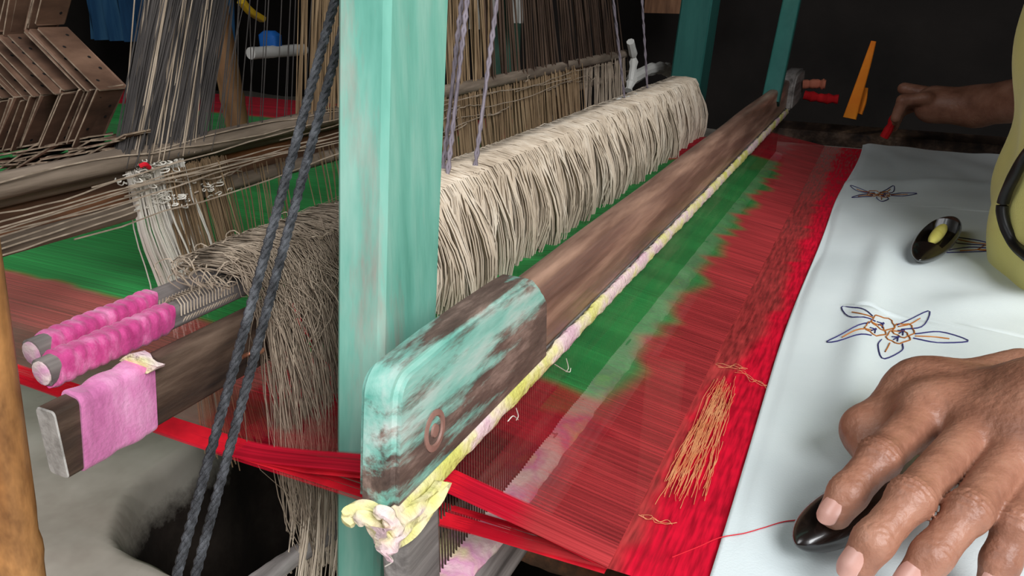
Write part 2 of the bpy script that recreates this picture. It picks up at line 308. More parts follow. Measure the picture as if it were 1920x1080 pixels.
# reed: frame and dents
V, f = merge([box(-.170, -.160, .262, 1.50, -.2095, -.2005, .002, 24), box(-.170, -.160, .262, 1.50, -.284, -.277, .002, 24), zbox(-.172, -.158, .236, .266, -.30, -.2, .003)])
mesh('reed_frame', V, f, M_grey, SL)
yy = np.linspace(.27, 1.49, 420); V, Fq = tubes(np.stack([np.c_[np.full(420, -.165), yy, np.full(420, -.2075)], np.c_[np.full(420, -.165), yy, np.full(420, -.279)]], 1), .0006)
mesh('reed_dents', V, Fq, M_dark, SL, smooth=False)['kind'] = 'stuff'
V, f = box(-.192, -.150, .262, 1.50, -.318, -.284, .004, 24, .03); mesh('race_beam', V, f, M_grey, SL)
def ragstrip(y0, y1, cx, cz, w, h, n, amp, seed, wob=.0015):
    R = []; t = np.linspace(0, 2 * np.pi, 15)[:-1]
    for i, y in enumerate(np.linspace(y0, y1, n)):
        k = 1 + amp * noise.noise(Vector((y * 30, seed, 0))) + .35 * amp * noise.noise(Vector((y * 130, seed, 4)))
        dz = wob * noise.noise(Vector((y * 60, seed, 9)))
        R.append(np.c_[cx + .5 * w * k * np.cos(t) + .0006 * np.sin(5 * t + y * 300), np.full(14, y) + .002 * np.sin(3 * t + y * 90), cz + dz + .5 * h * k * np.sin(t)])
    return loft(R)
V, f = ragstrip(.222, 1.50, -.1555, -.2055, .0055, .0115, 260, .24, 2, .001); mesh('rag_binding', V, f, M_bind, SL)['label'] = 'yellow and white rag strip bound along the lower edge'
V, f = ragstrip(.266, 1.49, -.166, -.283, .030, .014, 200, .16, 5); mesh('rag_cover', V, f, M_raceclo, SL)['label'] = 'stained white rag over the lower beam'
# knot of rag at the near end
K = []
for ctrl, r in (([(662, 985), (654, 968), (672, 956), (700, 962), (716, 985), (722, 1010)], .0036), ([(664, 970), (690, 972), (708, 992), (716, 1020)], .0034), ([(700, 958), (724, 962), (738, 985), (752, 1000)], .0030)):
    pts = spline([P(a, b, y=.213 + .002 * i) for i, (a, b) in enumerate(ctrl)], 30); t, u, v = frames(pts); R = []
    for i, p in enumerate(pts):
        e = min(1, .45 + 5 * min(i, 29 - i) / 29); a = np.linspace(0, 2 * np.pi, 15)[:-1]; q = r * e * (1 + .16 * np.sin(3 * a + i * .35) + .12 * np.sin(5 * a - i * .2))
        R.append(p + (q * np.cos(a))[:, None] * u[i] * .8 + (q * np.sin(a))[:, None] * v[i])
    K.append(loft(R))
up_ = spline([P(*q, x=-.1505) for q in ((702, 990), (735, 988), (772, 952), (822, 902))], 24); lo_ = spline([P(*q, x=-.1500) for q in ((726, 1052), (744, 1040), (795, 985), (846, 905))], 24); R = []
for i in range(24):
    row = []
    for j in range(9):
        s_ = j / 8; p = up_[i] * (1 - s_) + lo_[i] * s_; p = p + np.array([.0016 * math.sin(s_ * 8 + i * .35) + .0010 * math.sin(s_ * 15 - i * .6), 0, 0]); row.append(p)
    R.append(row + [p - np.array([.0022, 0, 0]) for p in reversed(row)])
K.append(loft(R))
V, f = merge(K); mesh('rag_knot', V, f, M_bind, SL)['label'] = 'knotted pale yellow rag end'
# loose frayed ends
T = []
for a, b, c in (((1040, 683), (1066, 698), (1070, 690)), ((1062, 672), (1066, 690), (1061, 697)), ((952, 790), (962, 780), (972, 787)), ((968, 765), (972, 780), (968, 788)), ((730, 1040), (737, 1052), (722, 1062))):
    T.append(spline([P(*q, x=-.148) for q in (a, b, c)], 8))
V, Fq = tubes(T, .0003); mesh('frayed_ends', V, Fq, M_whiteth, SL)['kind'] = 'stuff'
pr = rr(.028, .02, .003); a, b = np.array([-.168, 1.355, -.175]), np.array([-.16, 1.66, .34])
V, f = bar(line(a, b, 8), pr); mesh('sley_sword', V, f, M_tealfar, SL)['label'] = 'far hanging arm in teal paint darkened for shade'

# ------------------------------------------------------------------ heddle frame in front
HD = empty('thread_harness', (-.32, .2, -.36), 'cream thread heddle frame with wooden shafts bound in pink cloth, behind the sley', 'loom harness')
V, f = box(-.312, -.300, .1865, 1.40, -.2065, -.1725, .002, 50, .02); mesh('shaft', V, f, M_dark, HD)['label'] = 'thick dark shaft with grey cut end'
e0 = rr(.0118, .0338, .002); V, f = loft([np.c_[-.306 + e0[:, 0] * k, np.full(len(e0), y), -.1895 + e0[:, 1] * k] for y, k in ((.1857, .97), (.1862, 1.0), (.1872, 1.0))]); mesh('end_cap', V, f, mat('pale_cut_wood', [(120, 116, 110), (170, 166, 160), (192, 188, 182)], (90, 90, 90), .85, .4), HD)
V, f = box(-.3295, -.3165, .199, 1.40, -.171, -.159, .004, 50, .06, 1); mesh('stick', V, f, M_stick, HD)
V, f = box(-.345, -.332, .206, 1.40, -.168, -.155, .005, 50, .06, 2); mesh('stick', V, f, M_stick, HD)
def wrap(cx, cz, w, h, y0, y1, seed, amp, freq, slant):
    pr = rr(w, h, min(w, h) * .28, 5); n = 70; R = []; ang = np.arctan2(pr[:, 1], pr[:, 0])
    for i, y in enumerate(np.linspace(y0, y1, n)):
        yy = y + slant * pr[:, 1]; wv = amp * (np.abs(np.sin(yy * freq + seed + 1.3 * np.sin(ang + seed))) - .5) + amp * np.array([noise.noise(Vector((q * 90, a * 1.2, seed))) for q, a in zip(yy, ang)])
        k = 1 if 0 < i < n - 1 else .96
        nrm = pr / np.linalg.norm(pr, axis=1, keepdims=True)
        q = pr * k + nrm * wv[:, None]; R.append(np.c_[cx + q[:, 0], yy + .0012 * np.sin(ang * 3 + seed) * (i in (0, n - 1)), cz + q[:, 1]])
    return loft(R)
V, f = wrap(-.306, -.1895, .0150, .0370, .1965, .2365, 1.0, .0011, 190, .14); mesh('cloth_wrap', V, f, M_pink, HD)['label'] = 'pale pink cloth wound round the thick shaft'
V, f = wrap(-.323, -.165, .0145, .0140, .203, .268, 2.0, .0008, 520, .5); mesh('cloth_wrap', V, f, M_mag, HD)['label'] = 'magenta cloth wound round the middle stick'
V, f = wrap(-.3385, -.1615, .0145, .0140, .211, .272, 3.3, .0008, 520, .5); mesh('cloth_wrap', V, f, M_mag, HD)['label'] = 'magenta cloth wound round the back stick'
for cx_, cz_, y_ in ((-.323, -.165, .1985), (-.3385, -.1615, .2055)):
    pr = circ(.0058, 14); V, f = loft([np.c_[cx_ + pr[:, 0] * k, np.full(14, y_ + d), cz_ + pr[:, 1] * k] for d, k in ((-.0008, .7), (-.0003, 1), (.0012, 1))]); mesh('end_cap', V, f, M_raceclo, HD)
V, f = ragstrip(.2325, .2375, -.303, -.171, .02, .008, 8, .5, 3); mesh('cloth_tuft', V, f, M_bind, HD)
# copper hook
t = np.linspace(-.6, 3.6, 24); hc = P(472, 664, x=-.294)
V, f = bar(np.c_[hc[0] + .006 * np.cos(t), hc[1] + .006 * np.sin(t) - .0, hc[2] + .0025 * np.cos(t)], circ(.0012, 8)); mesh('hook', V, f, M_copper, HD)
# threads that hang in tufts from the shaft
def curtain(n, y0, y1, zb, bulge, seed, clump, width, messy=0., top=-.1505):
    r = np.random.default_rng(seed); y = np.sort(r.uniform(y0, y1, n)); ci = np.floor(y / clump + .35 * np.sin(y * 90)).astype(int)
    cy = (ci + .5) * clump + r.normal(0, clump * .3, 100000)[np.abs(ci) % 100000]; cb = r.uniform(.3, 1.25, 100000)[np.abs(ci) % 100000]; cl = r.normal(0, .012, 100000)[np.abs(ci) % 100000]
    lay = r.random(n); N = 11; T = np.zeros((n, N, 3))
    zbot = zb(y) + r.normal(0, .006, n) + cl
    prof = [(-.350, 0, -.004), (-.338, 0, .002), (-.318, 0, .003), (-.303, 0, .000), (-.2975, 0, -.008)]
    ox, oy, oz, od = r.normal(0, 1, n), r.normal(0, 1, n), r.random(n), r.normal(0, 1, n)
    for k, (x, dy, dz) in enumerate(prof):
        T[:, k, 0] = x + .0008 * ox + (.004 * lay if k > 2 else 0); T[:, k, 1] = y + (.0015 + .007 * messy) * oy * (1 - k / 5) + (.009 * messy * od * math.sin(k * 1.2)); T[:, k, 2] = top + dz + (.0035 + .006 * messy) * oz + .0006 * r.normal(0, 1, n)
    for k in range(5, N):
        s = (k - 4) / (N - 5); sw = math.sin(s * 3.0)
        T[:, k, 0] = -.2965 + bulge * cb * lay * math.sin(min(1, s * 1.05) * 2.6) + .003 * lay + .006 * messy * ox * sw
        T[:, k, 1] = y + (cy - y) * .75 * s ** 1.5 + (.001 + .016 * messy) * od * sw + .012 * messy * oy * math.sin(s * 5.5 + 1) * s + .010 * s * (cb - .8) + width * s
        T[:, k, 2] = top - .006 + (zbot - top + .006) * s
    T[:, :, 1] = np.clip(T[:, :, 1], y0 - .03, 1.42); return T
T = curtain(4200, .425, 1.39, lambda y: -.242 - .010 * vn(y * 30, y * 0) - .01 * (y > .5), .020, 5, .010, .004)
V, Fq = tubes(T, rng.uniform(.0005, .0009, len(T))); o = mesh('heddle_threads', V, Fq, M_cream, HD); o['kind'] = 'stuff'; o['label'] = 'dense cream heddle threads combed into tufts'
T = curtain(900, .305, .43, lambda y: -.345 + .12 * (np.random.default_rng(3).random(len(y)) < .25) + .05 * np.random.default_rng(4).random(len(y)), .020, 8, .012, .004, .55)
V, Fq = tubes(T, rng.uniform(.0002, .0004, len(T))); o = mesh('heddle_threads', V, Fq, M_tan, HD); o['kind'] = 'stuff'; o['label'] = 'loose grey-tan threads hanging from the near end'
# looped tassel ends below the warp
L = []
r2 = np.random.default_rng(21)
for i in range(120):
    a = r2.uniform(0, 1); y = .328 + .05 * a; zt = -.285 + r2.normal(0, .004); zb = -.352 - .02 * r2.random(); x = -.292 + r2.normal(0, .006); s = r2.uniform(.003, .008)
    yb = y - .010 + .028 * (a - .5) + r2.normal(0, .003)
    L.append(spline([(x, y, zt), (x + .004, (y + yb) / 2, (zt + zb) / 2), (x + .005, yb - s * .3, zb + .006), (x + .004, yb + s * .2, zb), (x + .002, yb + s, zb + .007), (x, y + s * .6, zt)], 14))
V, Fq = tubes(L, .0004); o = mesh('heddle_loops', V, Fq, M_cream, HD); o['kind'] = 'stuff'; o['label'] = 'looped cream thread ends below the warp'
# knots and loops on the sticks
L = []
for i in range(170):
    y = r2.uniform(.285, .43); x = r2.uniform(-.346, -.302); z = -.153 + r2.uniform(0, .008); a = r2.uniform(0, 6.28); s = r2.uniform(.003, .009)
    L.append(spline([(x, y, z - .004), (x + s * math.cos(a), y + s * math.sin(a), z + .004), (x + 1.6 * s * math.cos(a + .6), y + 1.6 * s * math.sin(a + .6), z + .002), (x + 1.2 * s * math.cos(a + 1.5), y + 1.2 * s * math.sin(a + 1.5), z - .002)], 10))
for y in np.arange(.272, .31, .0022):
    for x in (-.323, -.3385):
        t = np.linspace(0, 6.1, 10); L.append(np.c_[x + .0078 * np.cos(t), y + .003 * np.sin(t) + .0006 * t, -.1635 + .0078 * np.sin(t)])
V, Fq = tubes(L, .0004); o = mesh('knotted_twine', V, Fq, M_tan, HD); o['kind'] = 'stuff'
L = []
for q in range(12):
    pts = [P(455, 540, x=-.335), P(500, 546, x=-.312), P(528, 556, x=-.297), P(552, 585, x=-.292), P(566, 622, x=-.290), P(612, 690, x=-.288)][:(5 if q < 9 else 6)]
    L.append(spline([np.array(p) + r2.normal(0, .0011, 3) for p in pts], 16))
V, Fq = tubes(L, .0005, 4); mesh('red_tie', V, Fq, M_red, HD)['kind'] = 'stuff'
# far white knot on the heddle top
V, f = bar(spline([P(1150, 205, x=-.33), P(1165, 190, x=-.33), P(1185, 192, x=-.325), P(1195, 183, x=-.325)], 14), circ(.007, 8), .6, 9, 2); mesh('white_tie', V, f, M_white, HD)
# cords that carry the heddle frame
def cord(pts, r, label, name='support_cord', mt=None, tw=0):
    pts = np.asarray(pts, float); n = 60; c = line(pts[0], pts[-1], n) if len(pts) == 2 else spline(pts, n); t, u, v = frames(c); d = np.linalg.norm(c[-1] - c[0]); T = []
    k = np.linspace(0, d / (r * 9), n * 1) * 2 * np.pi
    for s in range(2): T.append(c + r * .55 * (np.cos(k + s * np.pi)[:, None] * u + np.sin(k + s * np.pi)[:, None] * v))
    V, Fq = tubes(T, r * .62, 6); return tag(mesh(name, V, Fq, mt or M_cord), label, 'cord', 'cords carrying the thread harness')
for (a, b, x, lab) in (((828, 342), (866, 0), -.325, 'mauve-grey cord of the near pair just behind the front post'), ((838, 338), (876, 0), -.315, 'second mauve-grey cord of the near pair, to the right of its twin'),
                       ((888, 335), (932, 0), -.31, 'mauve-grey cord standing alone with a frayed lower knot'), ((1172, 192), (1150, 0), -.325, 'thin grey cord at the white knot far along the heddle'),
                       ((1214, 168), (1204, 0), -.33, 'thin grey cord nearest the far end of the heddle')):
    p, q = P(*a, x=x), P(*b, x=x); e = p + (q - p) * (.62 / (q[2] - p[2])); cord([p, e], .0022 if a[0] < 1000 else .0018, lab)
p = P(895, 325, x=-.31); L = [spline([p + r2.normal(0, .002, 3), p + np.array([.002, r2.normal(0, .004), -.010]), p + np.array([.004, r2.normal(0, .008), -.022])], 7) for _ in range(14)]
V, Fq = tubes(L, .0005); mesh('frayed_knot', V, Fq, M_cord, HD)['kind'] = 'stuff'

# ------------------------------------------------------------------ black rope
RP = empty('black_rope', (-.27, .11, -.49), 'doubled black twisted rope slanting past the heddle shaft down to the floor', 'rope')
def rope(a, b, r):
    n = 420; c = line(a, b, n); t, u, v = frames(c); d = np.linalg.norm(c[-1] - c[0]); k = np.linspace(0, d / .016, n) * 2 * np.pi; T = []
    for s in range(3): T.append(c + r * .5 * (np.cos(k + s * 2.094)[:, None] * u + np.sin(k + s * 2.094)[:, None] * v))
    return tubes(T, r * .6, 6)
for a, b in (((612, 60), (331, 1080)), ((628, 108), (366, 1080))):
    p, q = P(*a, x=-.27), P(*b, x=-.272); d = (p - q) / (p[2] - q[2])
    V, Fq = rope(q + d * (-.49 - q[2]), p + d * (.55 - p[2]), .0025); mesh('strand', V, Fq, M_rope, RP)

# ------------------------------------------------------------------ warp and cloth
RED, GREEN = np.array([.62, .006, .030]), np.array([.040, .38, .090])
def dye(X, Y, low=False):
    e = .402 + .012 * (vn(X * 3, Y * 0) - .5)
    wob = .02 * (vn(X * 60, Y * 3) - .5)
    g = sm(e - .006, e + .006, Y + wob * .3) * (1 - sm(1.16, 1.185, Y + wob * .3))
    col = RED[None, None] * (1 - g[..., None]) + GREEN[None, None] * g[..., None]
    col = col * (.75 + .5 * vn(X * 2.5, Y * 60, 3))[..., None]
    pale = sm(.282, .290, Y) * (1 - sm(.325, .345, Y)); mid = sm(.325, .345, Y) * (1 - g)
    al = .95 - .75 * pale - .33 * mid * (Y < .5); al = al - .12 * g
    far = (Y > 1.15); al = np.where(far & (g < .5), .85, al)
    col = np.where((g < .5)[..., None] & (X < -.34)[..., None] & (Y < .5)[..., None] & (Y > .284)[..., None], col * .5 + np.array([.32, .14, .11]), col)
    # front part near the reed: the shed shows through; weft red comes in as teeth
    fr = sm(-.30, -.20, X); al = al * (1 - .42 * fr)
    al = np.where(Y < .292, np.maximum(al, .93), al)
    th = .5 * np.abs(((Y * 11) % 1) * 2 - 1) + .5 * vn(X * 8, Y * 70, 5)
    edge = -.137 + .026 * th
    k = sm(-.006, .012, X - edge); brick = np.array([.50, .045, .05]) * (.82 + .4 * vn(X * 25, Y * 160, 6))[..., None]
    col = col * (1 - k[..., None]) + brick * k[..., None]; al = al * (1 - k) + k * (.60 + .25 * sm(.5, .8, Y))
    al = np.where(Y < .292, .93, al)
    if low: al = al * .55
    return np.dstack([col, np.clip(al, 0, 1)]).reshape(-1, 4)
ysx = np.r_[np.linspace(.274, .30, 14), np.linspace(.303, 1.384, 420)]
WP = empty('warp_sheet', (-.9, .83, -.245), 'stretched red and green warp yarns running back through the loom', 'warp yarn')
xb = np.r_[np.linspace(-1.72, -.7, 60), np.linspace(-.69, -.31, 60)]
V, Fq = grid(xb, ysx, lambda X, Y: -.24 - .0055 * sm(-.5, -.31, X) + .0006 * np.sin(X * 5)); X, Y = np.meshgrid(xb, ysx, indexing='ij')
mesh('back_warp', V, Fq, M_warp, WP, uvcol=dye(X, Y))['kind'] = 'stuff'
xf = np.linspace(-.31, -.078, 110); X, Y = np.meshgrid(xf, ysx, indexing='ij')
V, Fq = grid(xf, ysx, lambda X, Y: np.where(X < -.165, -.2455 + .0205 * sm(-.31, -.165, X), -.225 - .015 * np.clip((X + .165) / .087, 0, 1)))
mesh('upper_shed', V, Fq, M_warp, WP, uvcol=dye(X, Y))['kind'] = 'stuff'
V, Fq = grid(xf, ysx, lambda X, Y: np.where(X < -.165, -.2465 - .0005 * sm(-.31, -.165, X), -.247 + .006 * np.clip((X + .165) / .087, 0, 1)))
mesh('lower_shed', V, Fq, M_warp, WP, uvcol=dye(X, Y, True))['kind'] = 'stuff'
# single red ends at the selvedge and a few loose ends
L = []
for i in range(60):
    y = .274 + .016 * r2.random(); L.append([(-1.7 + (1.62) * s, y + .002 * s + r2.normal(0, .0003), -.2405 - .005 * sm(-.5, -.31, -1.7 + 1.62 * s) + (.0205 if i % 2 else -.001) * max(0, 1 - abs(-1.7 + 1.62 * s + .165) / .1)) for s in np.linspace(0, 1, 40)])
V, Fq = tubes(L, .0005); mesh('selvedge_yarns', V, Fq, M_red, WP)['kind'] = 'stuff'
WC = empty('woven_cloth', (-.05, .83, -.245), 'deep red woven cloth with a gold thread motif beside the white cover', 'woven cloth')
xw = np.linspace(-.0785, .02, 40); X, Y = np.meshgrid(xw, ysx, indexing='ij')
k = np.clip(sm(-.078, -.066, X + .018 * sm(.45, .55, Y) * -1 - .012 * (vn(X * 6, Y * 90, 7) - .5)), 0, 1)
col = (np.array([.52, .05, .05])[None, None] * (1 - k[..., None]) + np.array([.72, .003, .030])[None, None] * k[..., None]) * (.85 + .3 * vn(X * 30, Y * 200, 8))[..., None]
al = .72 + .27 * k; al = np.where(Y < .5, np.maximum(al, .97), al)
V, Fq = grid(xw, ysx, lambda X, Y: -.2405 + .001 * sm(-.03, .0, X)); mesh('cloth', V, Fq, M_woven, WC, uvcol=np.dstack([col, al]).reshape(-1, 4))
L = []
for i in range(120):
    q = r2.random(); a0 = P(1215 + 105 * q, 968 - 10 * r2.random() - 20 * q, z=-.2392); a1 = P(1338 + 45 * q, 725 - 20 * r2.random(), z=-.2392); s0, s1 = sorted(r2.random(2)); s1 = max(s1, s0 + .25)
    pts = []
    for s in np.linspace(s0, min(1, s1), 9):
        p = a0 + (a1 - a0) * s; p[0] += .0006 * math.sin(s * 14 + i) + r2.normal(0, .00025); pts.append(p)
    L.append(spline(pts, 16))
for a, b in (((1205, 968), (1262, 985)), ((1345, 683), (1400, 690)), ((1385, 695), (1440, 728))):
    for q in range(3): L.append(spline([P(a[0] + (b[0] - a[0]) * s + r2.normal(0, 3), a[1] + (b[1] - a[1]) * s + r2.normal(0, 3), z=-.2390) for s in np.linspace(0, 1, 6)], 16))
V, Fq = tubes(L, .00015); o = mesh('gold_threads', V, Fq, M_gold, WC); o['kind'] = 'stuff'; o['label'] = 'gold threads floating in a long leaf-shaped patch'
# rolls at either end
V, f = bar(line((.03, .12, -.283), (.03, 1.5, -.283), 20), circ(.034, 16)); tag(mesh('cloth_beam', V, f, M_grey), 'round wooden roller hidden under the white cloth at the weaver side', 'beam')
V, f = bar(line((-1.72, .2, -.285), (-1.72, 1.5, -.285), 20), circ(.042, 16)); tag(mesh('warp_beam', V, f, M_brown), 'round wooden roller at the back end of the warp', 'beam')

# ------------------------------------------------------------------ white cover cloth
def cz(X, Y):
    z = -.2365 + .006 * (vn(X * 13 + 2, Y * 8, 9) - .5) + .003 * (vn(X * 34 + 5, Y * 14, 10) - .5)
    z = z + .006 * np.exp(-((X - .012 - .02 * (Y - .55)) / .012) ** 2) * sm(.3, .45, Y) * (1 - sm(.75, .95, Y))
    z = z + .004 * np.exp(-((Y - 1.12 - .4 * X) / .03) ** 2) + .004 * np.exp(-((Y - .70 - .6 * (X - .1)) / .025) ** 2) * sm(.04, .09, X)
    z = z - .003 * (1 - sm(-.040, -.028, X)) - .03 * sm(.18, .5, X)
    return np.maximum(z, -.2385 - .2 * np.clip(X - .02, 0, 1))
WH = empty('white_cloth', (.1, .8, -.25), 'white cotton cloth printed with outlined flowers, spread over the finished weaving', 'cloth')
def wedge(Y): return -.0385 + .003 * np.sin(Y * 7) + .004 * sm(.5, .8, Y) * (1 - sm(.8, 1.1, Y)) + .018 * sm(.95, 1.4, Y)
u = np.linspace(0, 1, 110) ** 1.15; yc = np.linspace(.14, 1.415, 240)
U, Yg = np.meshgrid(u, yc, indexing='ij'); xr = np.where(np.abs(Yg - .83) < .19, .286 - .178 * np.sqrt(np.clip(1 - ((Yg - .83) / .208) ** 2 - .13, 0, 1)), .36); xr = np.minimum(xr, .36); Xg = wedge(Yg) * (1 - U) + xr * U; n, m = Xg.shape; ii = (np.arange(n - 1)[:, None] * m + np.arange(m - 1)[None]).ravel()
Zg = cz(Xg - (wedge(Yg) + .0385), Yg); V = np.stack([Xg, Yg, Zg], -1).reshape(-1, 3); Fq = np.stack([ii, ii + m, ii + m + 1, ii + 1], -1)
V2 = V - np.array([0, 0, .0015]); mesh('cover', np.vstack([V, V2]), np.vstack([Fq, Fq[:, ::-1] + len(V), np.stack([np.arange(m - 1), np.arange(1, m), np.arange(1, m) + len(V), np.arange(m - 1) + len(V)], -1)]), M_cloth, WH)
def on_cloth(px, py):
    p = P(px, py, z=-.2365)
    for _ in range(4): p = P(px, py, z=float(cz(np.array(p[0]), np.array(p[1]))) + .0006)
    return p
def flower(name, tr, label):
    A, B = [], []
    def leaf(c, a, vein):
        A.append([tr(*q) for q in spline(c, 18)]); B.append([tr(*q) for q in spline(vein, 18)])
    leaf([(1632, 640), (1590, 642), (1550, 641), (1585, 628), (1628, 618)], 0, [(1632, 630), (1600, 632), (1578, 637)])
    leaf([(1640, 612), (1595, 602), (1578, 576), (1612, 590), (1634, 604)], 0, [(1636, 607), (1615, 602), (1596, 592)])
    leaf([(1682, 610), (1705, 600), (1742, 586), (1730, 612), (1690, 618)], 0, [(1684, 613), (1706, 608), (1725, 598)])
    leaf([(1716, 626), (1765, 622), (1816, 640), (1760, 642), (1712, 634)], 0, [(1716, 630), (1750, 631), (1780, 635)])
    leaf([(1652, 642), (1645, 655), (1655, 677), (1690, 660), (1692, 646)], 0, [(1668, 646), (1664, 655), (1659, 664)])
    for cx, cy, rx, ry in ((1655, 611, 22, 12), (1640, 626, 20, 11), (1684, 633, 22, 12), (1694, 620, 20, 13)):
        B.append([tr(cx + rx * (1 + .12 * math.sin(5 * t)) * math.cos(t), cy + ry * (1 + .12 * math.sin(5 * t)) * math.sin(t)) for t in np.linspace(0, 6.28, 18)])
        for da in (-.7, 0, .7): A.append([tr(cx + q * rx * .55 * math.cos(2.4 + da), cy + q * ry * .7 * math.sin(2.4 + da)) for q in np.linspace(-.2, 1, 18)])
    v1, f1 = tubes(A, .00048, 4); v2, f2 = tubes(B, .00048, 4)
    o = mesh(name, np.vstack([v1, v2]), np.vstack([f1, f2 + len(v1)]), None, WH, mats=[M_blue, M_orange], midx=np.r_[np.zeros(len(f1)), np.ones(len(f2))]); o['label'] = label
w0 = P(1670, 620, z=-.2365)
def place(cx, cy, rot, sc):
    def tr(a, b):
        p = P(a, b, z=-.2365) - w0; q = np.array([p[0] * math.cos(rot) - p[1] * math.sin(rot), p[0] * math.sin(rot) + p[1] * math.cos(rot)]) * sc + np.array([cx, cy])
        return np.array([q[0], q[1], float(cz(np.array(q[0] - (float(wedge(np.array(q[1]))) + .0385)), np.array(q[1]))) + .0006])
    return tr
flower('printed_flower', place(w0[0], w0[1], 0, 1), 'blue and ochre outlined five-leaf flower nearest the hand')
c = P(1648, 362, z=-.2365); flower('printed_flower', place(c[0], c[1], .15, .85), 'faded outlined flower in the shade at the far end')
c = P(1885, 474, z=-.2365); flower('printed_flower', place(c[0], c[1], 2.6, 1.15), 'outlined flower half under the yellow shirt')

# ------------------------------------------------------------------ shuttles
def shuttle(a, b, wid, hgt, label, bob=True):
    a, b = np.array(a, float), np.array(b, float); o = empty('shuttle', (a + b) / 2 - np.array([0, 0, hgt / 2]), label, 'shuttle', 'horn shuttles')
    ax = b - a; Lh = np.linalg.norm(ax) / 2; ax /= 2 * Lh; c = (a + b) / 2; sd = np.cross(np.array([0, 0, 1.]), ax); sd /= np.linalg.norm(sd); up = np.cross(ax, sd)
    R = []; t = np.linspace(0, 2 * np.pi, 25)[:-1]
    for s in np.sin(np.linspace(-np.pi / 2, np.pi / 2, 33)):
        k = max(.02, (1 - abs(s) ** 2.3) ** .62); R.append([c + ax * s * Lh + sd * wid / 2 * k * math.cos(q) + up * (hgt / 2 * k * math.sin(q) * (1 if math.sin(q) < 0 else .85)) for q in t])
    R = np.array(R)
    if bob:                               # hollow in the top
        for i in range(33):
            s = math.sin(-np.pi / 2 + np.pi * i / 32)
            for j in range(24):
                if math.sin(t[j]) > .62 and abs(s) < .52: R[i, j] -= up * hgt * .48
    V, f = loft(R); mesh('body', V, f, M_horn, o)
    if bob:
        R = [[c + ax * s * Lh * .42 + up * hgt * .16 + (sd * math.cos(q) + up * math.sin(q)) * wid * .17 * (1 - .75 * abs(s) ** 3) for q in t[::2]] for s in np.linspace(-1, 1, 11)]
        V, f = loft(R); mesh('bobbin', V, f, M_bob, o)['label'] = 'pale yellow yarn bobbin'
    return o
a = P(1722, 488, z=-.226); b = P(1788, 408, z=-.218); shuttle(a, b, .033, .022, 'black shuttle with yellow bobbin lying beside the shirt on white cloth')
a = P(1494, 1022, z=-.226); b = P(1668, 905, z=-.224); shuttle(a, b, .027, .022, 'dark glossy shuttle held under the fingers of the near hand', False)
V, Fq = tubes([spline([on_cloth(x, y) for x, y in ((1512, 974), (1470, 978), (1430, 990), (1395, 1000), (1350, 1008))] + [P(1310, 1025, z=-.2385), P(1260, 1045, z=-.2385)], 40)], .0003, 4)
tag(mesh('weft_thread', V, Fq, M_red), 'single thin red thread trailing from the held shuttle across the white cloth', 'thread')

# ------------------------------------------------------------------ person (body as one surface, extracted from a distance field)
def surf(xs, ys, zs, Vv):
    nx, ny, nz = Vv.shape; ins = Vv < 0; c8 = np.zeros((nx - 1, ny - 1, nz - 1), np.uint8)
    for i in (0, 1):
        for j in (0, 1):
            for k in (0, 1): c8 += ins[i:nx - 1 + i, j:ny - 1 + j, k:nz - 1 + k]
    act = np.argwhere((c8 > 0) & (c8 < 8)); idx = np.full(c8.shape, -1, np.int32); idx[tuple(act.T)] = np.arange(len(act))
    cs = [(i, j, k) for i in (0, 1) for j in (0, 1) for k in (0, 1)]
    val = np.stack([Vv[act[:, 0] + i, act[:, 1] + j, act[:, 2] + k] for i, j, k in cs], 1)
    pos = np.stack([np.stack([xs[act[:, 0] + i], ys[act[:, 1] + j], zs[act[:, 2] + k]], 1) for i, j, k in cs], 1)
    sm_ = np.zeros((len(act), 3)); ct = np.zeros(len(act))
    for a in range(8):
        for b in range(a + 1, 8):
            if sum(abs(p - q) for p, q in zip(cs[a], cs[b])) != 1: continue
            va, vb = val[:, a], val[:, b]; cr = (va < 0) != (vb < 0); t = np.where(cr, va / np.where(cr, va - vb, 1), 0)
            sm_ += np.where(cr[:, None], pos[:, a] + (pos[:, b] - pos[:, a]) * t[:, None], 0); ct += cr
    V = sm_ / ct[:, None]; Q = []
    for ax in range(3):
        A = [slice(None)] * 3; B = [slice(None)] * 3; A[ax] = slice(0, -1); B[ax] = slice(1, None)
        cr = ins[tuple(A)] != ins[tuple(B)]; e = np.argwhere(cr); o1, o2 = [(1, 2), (2, 0), (0, 1)][ax]
        e = e[(e[:, o1] > 0) & (e[:, o2] > 0) & (e[:, o1] < Vv.shape[o1] - 1) & (e[:, o2] < Vv.shape[o2] - 1)]
        fl = ins[tuple(e.T)]
        def cell(d1, d2):
            q = e.copy(); q[:, o1] += d1; q[:, o2] += d2; return idx[tuple(q.T)]
        q4 = np.stack([cell(-1, -1), cell(0, -1), cell(0, 0), cell(-1, 0)], 1); q4[~fl] = q4[~fl][:, ::-1]; Q.append(q4)
    Q = np.vstack(Q); return V, Q[(Q >= 0).all(1)]
